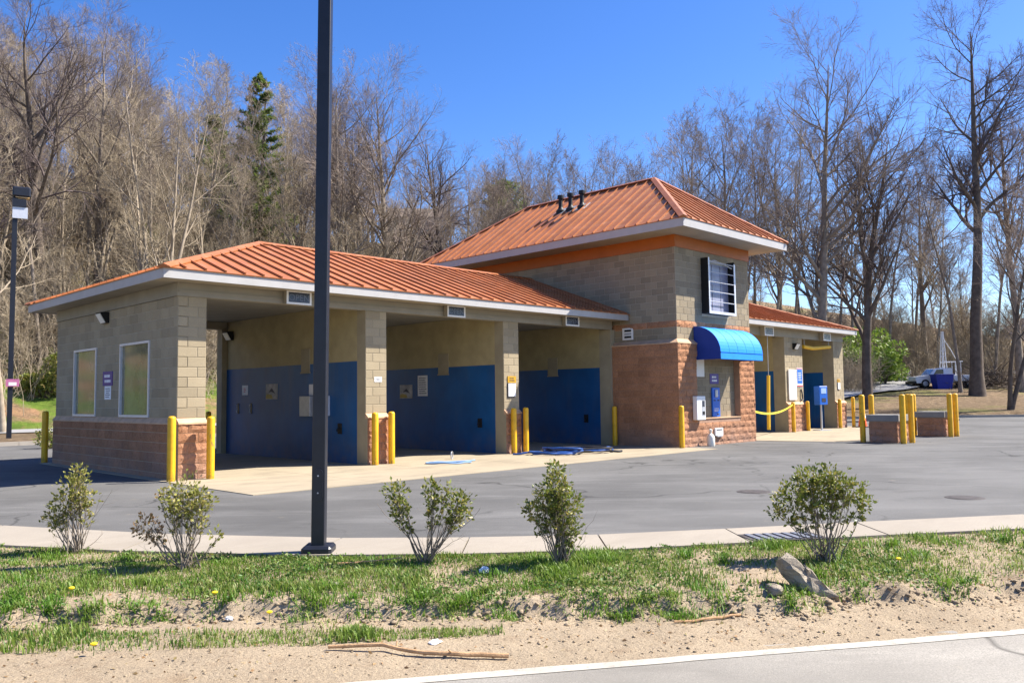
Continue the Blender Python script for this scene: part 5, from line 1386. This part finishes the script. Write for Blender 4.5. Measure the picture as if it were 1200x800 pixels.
for k in range(13):
    while True:
        x, y = polar(rb.uniform(70, 520), rb.uniform(66, 100))
        if y > 46: break
    lab = "dark green evergreen bush among the bare hillside stems"
    if src is None:
        bush(x, y, lab, 1.9, 3.0, 3000, .24, 'leaf_green', 90); src = [o for o in COL.objects if o.name.startswith("leafy_bush")][-1]; src["group"] = "evergreen bushes on the hillside"
    else:
        o = src.copy(); COL.objects.link(o); o.location = (x, y, float(hzn(x, y))); s_ = rb.uniform(.6, 1.25); o.scale = (s_, s_, s_*rb.uniform(.8, 1.2)); o.rotation_euler = (0, 0, rb.uniform(0, 6))
        for ch in src.children:
            c = ch.copy(); COL.objects.link(c); c.parent = o
# ------------------------------------------------------------------ the five roadside shrubs
def shrub(s, t, label, blobs, nl, seed, m='leaf_olive', brown=None, nst=9, size=.040, base_r=.0085):
    """blobs: (u along the verge, w towards the lot, z, radius) around the base"""
    rg = np.random.default_rng(seed); x, y, z = verge_pt(s, t)
    o = thing("shrub", label, "shrub", (x, y, z), group="small shrubs along the verge")
    ax = np.array([math.cos(YAW), -math.sin(YAW), 0]); ay = np.array([math.sin(YAW), math.cos(YAW), 0])
    parts = []; LV = []; LF = []; lr = []; off = 0; LB = []
    for bi, (u, w, zz, r_) in enumerate(blobs):
        c0 = ax*u+ay*w+np.array([0, 0, zz]); k = max(2, int(nst*.7*r_/.2))
        tg = c0+nrm(rg.normal(0, 1, (k, 3)))*r_*rg.uniform(.2, .9, (k, 1))
        st = np.zeros((k, 3)); st[:, :2] = rg.normal(0, .03+.012*(seed % 3), (k, 2)); st[:, 2] = -.03
        mid = st*.4+tg*.42+rg.normal(0, .02, (k, 3)); mid[:, 2] -= .03
        q = np.linspace(0, 1, 8)[None, :, None]
        P = st[:, None]*(1-q)**2+2*mid[:, None]*q*(1-q)+tg[:, None]*q**2; P[:, 1:-1] += rg.normal(0, .008, (k, 6, 3))
        pr = rg.uniform(.6, 1.1, (k, 1))*base_r*np.linspace(1, .3, 8)[None]
        S, sl_, sr = spawn(rg, P, np.full(k, r_*1.6), pr, 6, (.55, 1), .55, 48, 4, .12, .08, .5, .0018, .5)
        W, wl_, wr = spawn(rg, S, sl_, sr, 3, (.2, 1), .5, 42, 3, .1, .08, .7, .0016, .6)
        parts += [tubes(P, pr, 6), tubes(S, sr, 4), tubes(W, wr, 3)]
        n = int(nl*1.15*(r_/.2)**2)
        # leaves on twigs plus some filling the crown
        wi = rg.integers(0, len(W), n); f = rg.uniform(.25, 1, n)[:, None]; c = W[wi, 0]*(1-f)+W[wi, 2]*f
        dd = nrm(W[wi, 2]-W[wi, 0])+rg.normal(0, .55, (n, 3))
        i2 = rg.uniform(0, 1, n) < .45; dirs = nrm(rg.normal(0, 1, (n, 3))); sh = r_*(1+.22*np.sin(dirs[:, 0]*5+bi)+.15*np.cos(dirs[:, 2]*7+bi))
        c = np.where(i2[:, None], c0+dirs*(sh*rg.uniform(.45, 1, n))[:, None]*np.array([1, 1, .9]), c); dd = np.where(i2[:, None], dirs+rg.normal(0, .5, (n, 3))+np.array([0, 0, .4]), dd)
        V, F = leaves(rg, c, dd, size, .55)
        isb = brown and bi in brown
        (LB if isb else LV).append((V, F, np.repeat(rg.uniform(0, 1, n), 4)))
    k = 16; zt = max(b[2]+b[3] for b in blobs); wd = max(abs(b[0]) for b in blobs)*.75+.06
    d0 = np.stack([rg.normal(0, 1, k)*wd, rg.normal(0, 1, k)*wd, rg.uniform(.35, 1, k)*zt], 1); D = grow(rg, rg.normal(0, .03, (k, 3))*np.array([1, 1, 0]), d0, np.minimum(np.linalg.norm(d0, axis=1), .8)*rg.uniform(.5, 1.0, k), 7, .14, .03)
    dr = np.full((k, 1), .0035)*np.linspace(1, .35, 7)[None]; D2, _, dr2 = spawn(rg, D, np.full(k, .3), dr, 4, (.4, 1), .5, 40, 3, .12, .05, .6, .0013, .5); parts += [tubes(D, dr, 4), tubes(D2, dr2, 3)]
    V, F = join(parts); put("stem", mesh_np("stem", V, F, MT['bark_grey']), o)
    for lst, mm, nm in ((LV, m, "foliage"), (LB, 'leaf_brown', "dry_foliage")):
        if lst:
            V, F = join([(a, b) for a, b, _ in lst]); put(nm, mesh_np(nm, V, F, MT[mm], rnd=np.concatenate([c for _, _, c in lst])), o)
shrub(3.93, -2.81, "olive shrub with egg shaped crown nearest the shaded end wall", [(0, 0, .70, .17), (-.12, .03, .52, .16), (-.24, 0, .36, .12), (.12, 0, .56, .11), (.02, 0, .84, .09)], 520, 1)
shrub(2.87, -1.54, "olive shrub with a dry brown side branch", [(-.04, 0, .68, .19), (.06, .02, .56, .17), (-.14, 0, .60, .12), (.14, 0, .66, .11), (-.38, 0, .40, .13), (-.30, .05, .66, .035), (.27, 0, .3, .06)], 480, 2, brown=(4, 5))
shrub(2.48, .68, "shrub with three separate leafy heads on spread stems", [(-.29, 0, .66, .12), (-.24, .02, .50, .10), (.04, 0, .68, .11), (.05, .05, .56, .08), (.30, 0, .56, .14), (.22, 0, .68, .07), (.36, .0, .44, .08)], 760, 3, m='leaf_green')
shrub(2.03, 1.88, "dense upright dark leaved shrub with bare twiggy foot", [(-.04, 0, .72, .17), (-.12, 0, .58, .17), (.05, .02, .55, .17), (-.04, 0, .88, .09), (-.26, 0, .52, .1), (.06, 0, .36, .1), (.14, 0, .3, .06)], 760, 4, m='leaf_green', nst=12)
shrub(1.70, 4.35, "broad fan shaped green shrub on bare stems above the grey rock", [(-.28, 0, .60, .17), (-.1, .02, .74, .17), (.1, 0, .74, .17), (.28, 0, .64, .17), (0, .05, .64, .14), (-.42, 0, .46, .08), (.4, 0, .55, .1)], 760, 5, m='leaf_green', nst=7)
# ------------------------------------------------------------------ grass, weeds, straw on the verge
def grass():
    rg = np.random.default_rng(9); N = 190000
    t = rg.uniform(-7.5, 12, N); G = gut_s(t); L_ = ledge_s(t); s = L_-.12+(G-L_+.10)*rg.uniform(0, 1, N)
    den = .67+1.2*fbm(s*1.1, t*1.1, 3, 41)+.35*vnoise(s*4, t*4, 42)
    den = den*smooth(L_+.02, L_+.5, s)+.12*smooth(L_, L_+.1, s)
    den = np.where(t > 4.8, den*np.interp(t, [4.8, 5.6, 7], [1, .45, .3]), den)
    bare = np.exp(-(((t+1.9)/.7)**2+((s-2.1)/.25)**2)); den = den-.7*bare
    # the lower strip on the left
    t2 = rg.uniform(-7.5, 1.1, 26000); lo = np.interp(t2, [-7.5, -2.5, -.7, 1.0], [1.2, 1.10, .80, .72]); hi = np.interp(t2, [-7.5, -2.7, -.75, 1.0], [2.0, 1.62, 1.22, .86])
    s2 = lo+(hi-lo)*rg.uniform(0, 1, len(t2)); d2 = (.75+.5*vnoise(s2*3, t2*3, 50))*np.interp(t2, [-8, .3, 1.1], [1, .8, .25])
    s = np.concatenate([s, s2]); t = np.concatenate([t, t2]); den = np.concatenate([den, d2])
    k = rg.uniform(0, 1, len(s)) < np.clip(den, 0, 1)**1.2*.85
    s, t = s[k], t[k]
    tuft = np.clip(fbm(s*1.7, t*1.7, 2, 60)*1.6, 0, 1)
    h = (.024+.03*rg.uniform(0, 1, len(s))+.075*tuft*rg.uniform(.3, 1, len(s)))
    x, y = st2xy(s, t); z = ver_z(s, t)-.006; M = len(s)
    a = rg.uniform(0, 2*np.pi, M); ln = rg.uniform(.15, .75, M)
    d = np.stack([np.cos(a), np.sin(a), np.zeros(M)], 1); sd_ = np.stack([-np.sin(a), np.cos(a), np.zeros(M)], 1); w = (.0022+.0028*rg.uniform(0, 1, M)+.002*tuft)[:, None]
    p = np.stack([x, y, z], 1); hh = h[:, None]; up = np.array([0, 0, 1.])
    m1 = p+up*hh*.6+d*hh*(ln*.35)[:, None]; tip = p+up*hh*(1-.25*ln[:, None])+d*hh*ln[:, None]
    V = np.stack([p-sd_*w, p+sd_*w, m1+sd_*w*.75, m1-sd_*w*.75, tip], 1).reshape(-1, 3)
    o = np.arange(M)[:, None]*5; F4 = o+np.array([[0, 1, 2, 3]]); F3 = o+np.array([[3, 2, 4]])
    dry = np.clip(.28+.4*fbm(s*1.4, t*1.4, 3, 71)+rg.normal(0, .2, M)-.3*tuft, 0, .999)
    tag(put("grass", mesh_np("grass", V, [F4, F3], MT['grass'], rnd=np.concatenate([dry, dry]))), "patchy spring grass growing on the sandy verge", "grass", kind="stuff")
grass()
def weeds():
    rg = np.random.default_rng(19); N = 5200
    t = rg.uniform(-7, 8, N); G = gut_s(t); L_ = ledge_s(t); s = L_+.05+(G-L_-.1)*rg.uniform(0, 1, N)
    k = rg.uniform(0, 1, N) < np.clip(.15+.9*fbm(s*1.5, t*1.5, 3, 91), 0, 1)*np.where(t > 5, .3, 1); s, t = s[k], t[k]; M = len(s); per = 8
    x, y = st2xy(s, t); c = np.repeat(np.stack([x, y, ver_z(s, t)], 1), per, 0); n = M*per
    c[:, :2] += rg.normal(0, .025, (n, 2)); c[:, 2] += rg.uniform(0, .05, n); d = rg.normal(0, 1, (n, 3)); d[:, 2] = np.abs(d[:, 2])*.6
    V, F = leaves(rg, c, d, .034, .5)
    tag(put("ground_cover", mesh_np("ground_cover", V, F, MT['weed'], rnd=np.repeat(rg.uniform(0, .9, n), 4))), "low broad leaved weeds among the verge grass", "weeds", kind="stuff")
    # dry straw and dead leaves
    N = 9000; t = rg.uniform(-7, 10, N); G = gut_s(t); s = .12+(G-.15)*rg.uniform(0, 1, N)**.8
    k = rg.uniform(0, 1, N) < np.clip(.35+.6*fbm(s*2, t*2, 3, 97)+.25*smooth(.5, 1.4, s), 0, 1); s, t = s[k], t[k]; n = len(s)
    x, y = st2xy(s, t); c = np.stack([x, y, ver_z(s, t)+.004], 1); d = rg.normal(0, 1, (n, 3)); d[:, 2] *= .12
    V, F = leaves(rg, c, d, .045, .12)
    tag(put("straw", mesh_np("straw", V, F, MT['straw'], rnd=np.repeat(rg.uniform(0, 1, n), 4))), "dry straw and dead blades strewn over the verge", "straw", kind="stuff")
weeds()
def tufts():
    rg = np.random.default_rng(55); N = 240
    t = np.concatenate([rg.uniform(-6, 5.5, 100), rg.uniform(-6, 8, 140)]); L_ = ledge_s(t); G = gut_s(t)
    s = np.where(np.arange(N) < 100, L_+rg.normal(.06, .09, N), L_+(G-L_)*rg.uniform(.15, .9, N))
    per = rg.integers(30, 95, N); idx = np.repeat(np.arange(N), per); M = len(idx)
    sp = rg.uniform(.03, .09, N)[idx]; ss = s[idx]+rg.normal(0, 1, M)*sp; tt_ = t[idx]+rg.normal(0, 1, M)*sp*1.3
    x, y = st2xy(ss, tt_); p = np.stack([x, y, ver_z(ss, tt_)-.006], 1)
    h = (rg.uniform(.04, .14, N)[idx]*rg.uniform(.5, 1.1, M))[:, None]; a = rg.uniform(0, 2*np.pi, M); ln = rg.uniform(.3, 1.1, M)[:, None]
    d = np.stack([np.cos(a), np.sin(a), np.zeros(M)], 1); sd_ = np.stack([-np.sin(a), np.cos(a), np.zeros(M)], 1); w = rg.uniform(.002, .0055, M)[:, None]; up = np.array([0, 0, 1.])
    m1 = p+up*h*.6+d*h*ln*.4; tip = p+up*h*(1-.45*ln)+d*h*ln
    V = np.stack([p-sd_*w, p+sd_*w, m1+sd_*w*.8, m1-sd_*w*.8, tip], 1).reshape(-1, 3); o = np.arange(M)[:, None]*5
    r_ = np.clip(rg.uniform(0, .45, N)[idx]+rg.normal(0, .08, M), 0, .99)
    tag(put("grass_tufts", mesh_np("grass_tufts", V, [o+np.array([[0, 1, 2, 3]]), o+np.array([[3, 2, 4]])], MT['grass'], rnd=np.concatenate([r_, r_]))), "ragged taller grass tufts along the eroded dirt edge", "grass", kind="stuff")
    # dead leaves and twig scraps
    N = 7000; t = rg.uniform(-6, 9, N); G = gut_s(t); s = .15+(G-.2)*rg.uniform(0, 1, N)**.7; k = rg.uniform(0, 1, N) < .25+.9*np.clip(fbm(s*2.2, t*2.2, 3, 12), 0, 1); s, t = s[k], t[k]; n = len(s)
    x, y = st2xy(s, t); c = np.stack([x, y, ver_z(s, t)+.006], 1); d = rg.normal(0, 1, (n, 3)); d[:, 2] *= .3; V, F = leaves(rg, c, d, .032, .6)
    tag(put("dead_leaves", mesh_np("dead_leaves", V, F, MT['leaf_brown'], rnd=np.repeat(rg.uniform(0, 1, n), 4))), "dead brown leaves scattered over the verge", "leaves", kind="stuff")
tufts()
# weed clumps that hide the ledge on the left and middle
def clod():
    rg = np.random.default_rng(29); N = 3200
    t = rg.uniform(-6, 9, N); L_ = ledge_s(t); near = rg.uniform(0, 1, N) < .55
    s = np.where(near, L_+rg.normal(-.02, .07, N), rg.uniform(.05, 1, N)*L_)
    r = np.where(near, rg.uniform(.003, .03, N)*rg.uniform(.3, 1.1, N), rg.uniform(.003, .011, N)*rg.uniform(.6, 1.6, N)); x, y = st2xy(s, t); c = np.stack([x, y, ver_z(s, t)+r*.25], 1)
    ico = np.array([(0, 0, 1), (.894, 0, .447), (.276, .851, .447), (-.724, .526, .447), (-.724, -.526, .447), (.276, -.851, .447), (.724, .526, -.447), (-.276, .851, -.447), (-.894, 0, -.447), (-.276, -.851, -.447), (.724, -.526, -.447), (0, 0, -1)])
    f = np.array([(0,1,2),(0,2,3),(0,3,4),(0,4,5),(0,5,1),(1,6,2),(2,7,3),(3,8,4),(4,9,5),(5,10,1),(2,6,7),(3,7,8),(4,8,9),(5,9,10),(1,10,6),(6,11,7),(7,11,8),(8,11,9),(9,11,10),(10,11,6)])
    V = c[:, None]+ico[None]*r[:, None, None]*rg.uniform(.45, 1.5, (N, 12, 1))*np.array([1, 1, .6]); F = (np.arange(N)[:, None, None]*12+f[None]).reshape(-1, 3)
    tag(put("gravel", mesh_np("gravel", V.reshape(-1, 3), F, MT['dirt'])), "clods and grit along the eroded dirt edge", "gravel", kind="stuff")
clod()
# ------------------------------------------------------------------ rock, sticks, litter, flowers
def rock(s, t, dims, label, seed, rz=0.0, tilt=(0, 0), sink=.35):
    rg = np.random.default_rng(seed); nu, nv = 26, 16
    th = np.linspace(0, 2*np.pi, nu, endpoint=False); ph = np.linspace(.02, np.pi-.02, nv)
    TH, PH = np.meshgrid(th, ph); D = np.stack([np.sin(PH)*np.cos(TH), np.sin(PH)*np.sin(TH), np.cos(PH)], -1)
    pl = nrm(rg.normal(0, 1, (14, 3))); off = rg.uniform(.62, .95, 14)
    rad = np.min(np.where((D@pl.T) > .05, off[None, None]/np.maximum(D@pl.T, .05), 9), -1); rad = np.minimum(rad, 1.1)+.03*rg.normal(0, 1, rad.shape)
    V = (D*rad[..., None]*np.array(dims)).reshape(-1, 3); i = (np.arange(nv-1)[:, None]*nu); j = np.arange(nu)[None]; j2 = (j+1) % nu
    F = np.stack([i+j, i+nu+j, i+nu+j2, i+j2], -1).reshape(-1, 4)
    x, y, z = verge_pt(s, t); o = put("rock", mesh_np("rock", V, F, MT['rock']), None, (x, y, z+dims[2]*(1-sink*2)*.5)); o.rotation_euler = (tilt[0], tilt[1], rz)
    return tag(o, label, "rock")
def slab_rock():
    out = [(918, 668), (927, 661), (936, 668), (941, 676), (950, 684), (957, 697), (966, 706), (972, 715), (955, 716), (944, 713), (934, 703), (927, 690), (920, 680)]
    cx, cy = 943, 716; k_ = .0079; P = [((a-cx)*k_, (cy-b)*k_) for a, b in out]
    rg = np.random.default_rng(4); n = len(P); V = []; F = []
    c = np.mean(P, 0); rings = [(1.0, .09), (1.02, .02), (.93, -.05), (.62, -.085+0), (.3, -.07)]
    for (sc_, dp) in rings:
        for (a, b) in P:
            V.append((c[0]+(a-c[0])*sc_+rg.normal(0, .006), dp+rg.normal(0, .014), c[1]+(b-c[1])*sc_+rg.normal(0, .006)))
    V.append((c[0], -.06, c[1]))
    for l in range(len(rings)-1):
        for i in range(n): j = (i+1) % n; F.append((l*n+i, l*n+j, (l+1)*n+j, (l+1)*n+i))
    o_ = (len(rings)-1)*n
    for i in range(n): F.append((o_+i, o_+(i+1) % n, len(V)-1))
    F.append(tuple(range(n)))
    x, y, z = verge_pt(.86, 3.72); m_ = MB().add(V, F)
    ob = m_.build("rock", MT['rock'], None, (x, y, z-.05), 0); ob.rotation_euler = (R(-38), 0, -YAW)
    tag(ob, "jagged grey rock slab leaning on the dirt ledge", "rock")
slab_rock()
rock(.92, 3.42, (.13, .08, .05), "flat sandy stone half buried beside the jagged slab", 5, rz=.9)
def stick(pts, r, label, side=()):
    P = np.array(pts, float); c = P.mean(0); c[2] = P[:, 2].min()
    m = MB().tube(P-c, np.linspace(r*.75, r, len(P)), 8); o = thing("stick", label, "stick", tuple(c)); m.build("stem", MT['stick'], o, smooth_sh=True)
    for q in side: MB().tube(np.array(q)-c, .006, 6).build("knot", MT['stick'], o)
P = []
for f in np.linspace(0, 1, 14):
    s_, t_ = .63+(.19-.63)*f, -.2+1.22*f; x, y, z = verge_pt(s_+.03*math.sin(f*7), t_); P.append((x, y, z+.025+.025*math.sin(f*5)**2*(1-f)))
stick(P, .017, "long peeled stick lying on the sandy shoulder", [[P[5], (P[5][0]+.02, P[5][1]+.02, P[5][2]+.04)], [P[9], (P[9][0]-.03, P[9][1]+.01, P[9][2]+.03)]])
P = [tuple(np.array(verge_pt(.62+.09*f, 2.4+.6*f))+np.array([0, 0, .018])) for f in np.linspace(0, 1, 8)]
stick(P, .011, "short thin stick lying below the dirt ledge", [])
P = [tuple(np.array(verge_pt(2.42+.1*f, -.15+.6*f))+np.array([0, 0, .05])) for f in np.linspace(0, 1, 8)]
stick(P, .006, "pale dead stem lying in the grass by the three headed shrub")
def crumple(s, t, r, label, m='paper', flatk=.5):
    rg = np.random.default_rng(int(s*100+t*10)+99); ico = nrm(rg.normal(0, 1, (60, 3))); x, y, z = verge_pt(s, t)
    import bmesh
    bm = bmesh.new()
    for p in ico*rg.uniform(.5, 1, (60, 1))*np.array([r, r*.7, r*flatk]): bm.verts.new(p)
    bmesh.ops.convex_hull(bm, input=bm.verts); bmesh.ops.subdivide_edges(bm, edges=bm.edges, cuts=1)
    for v in bm.verts: v.co *= rg.uniform(.72, 1.05)
    me = bpy.data.meshes.new("litter_scrap"); bm.to_mesh(me); bm.free(); me.materials.append(MT[m])
    tag(put("litter_scrap", me, None, (x, y, z+r*flatk*.6), t), label, "litter")
crumple(2.0, 1.15, .085, "crumpled white litter in the grass between two shrubs")
crumple(.66, .56, .08, "flattened white scrap on the dirt above the long stick", flatk=.2)
crumple(1.52, -.98, .05, "white scrap beside the torn grass tufts")
crumple(1.9, -.15, .05, "grey scrap in the grass below the lamp pole", 'kerb')
def dandelion(s, t, label):
    x, y, z = verge_pt(s, t); o = thing("dandelion", label, "flower", (x, y, z), group="dandelions on the verge")
    MB().tube([(0, 0, 0), (.003, 0, .04), (0, .003, .07)], .0025, 6).build("stem", MT['weed'], o)
    MB().lathe([(.006, .068), (.022, .078), (.024, .086), (.012, .092), (.002, .093)], n=12).build("flower_head", MT['petal'], o)
for s, t, l in ((2.1, -2.31, "yellow dandelion in the bare patch below the olive shrubs"), (1.77, -1.13, "yellow dandelion among the torn grass tufts"), (1.45, -.67, "yellow dandelion at the lip of the dirt ledge"), (.89, -1.81, "yellow dandelion alone on the sandy shoulder"), (1.42, 4.95, "yellow dandelion near the broad fan shaped shrub")):
    dandelion(s, t, l);
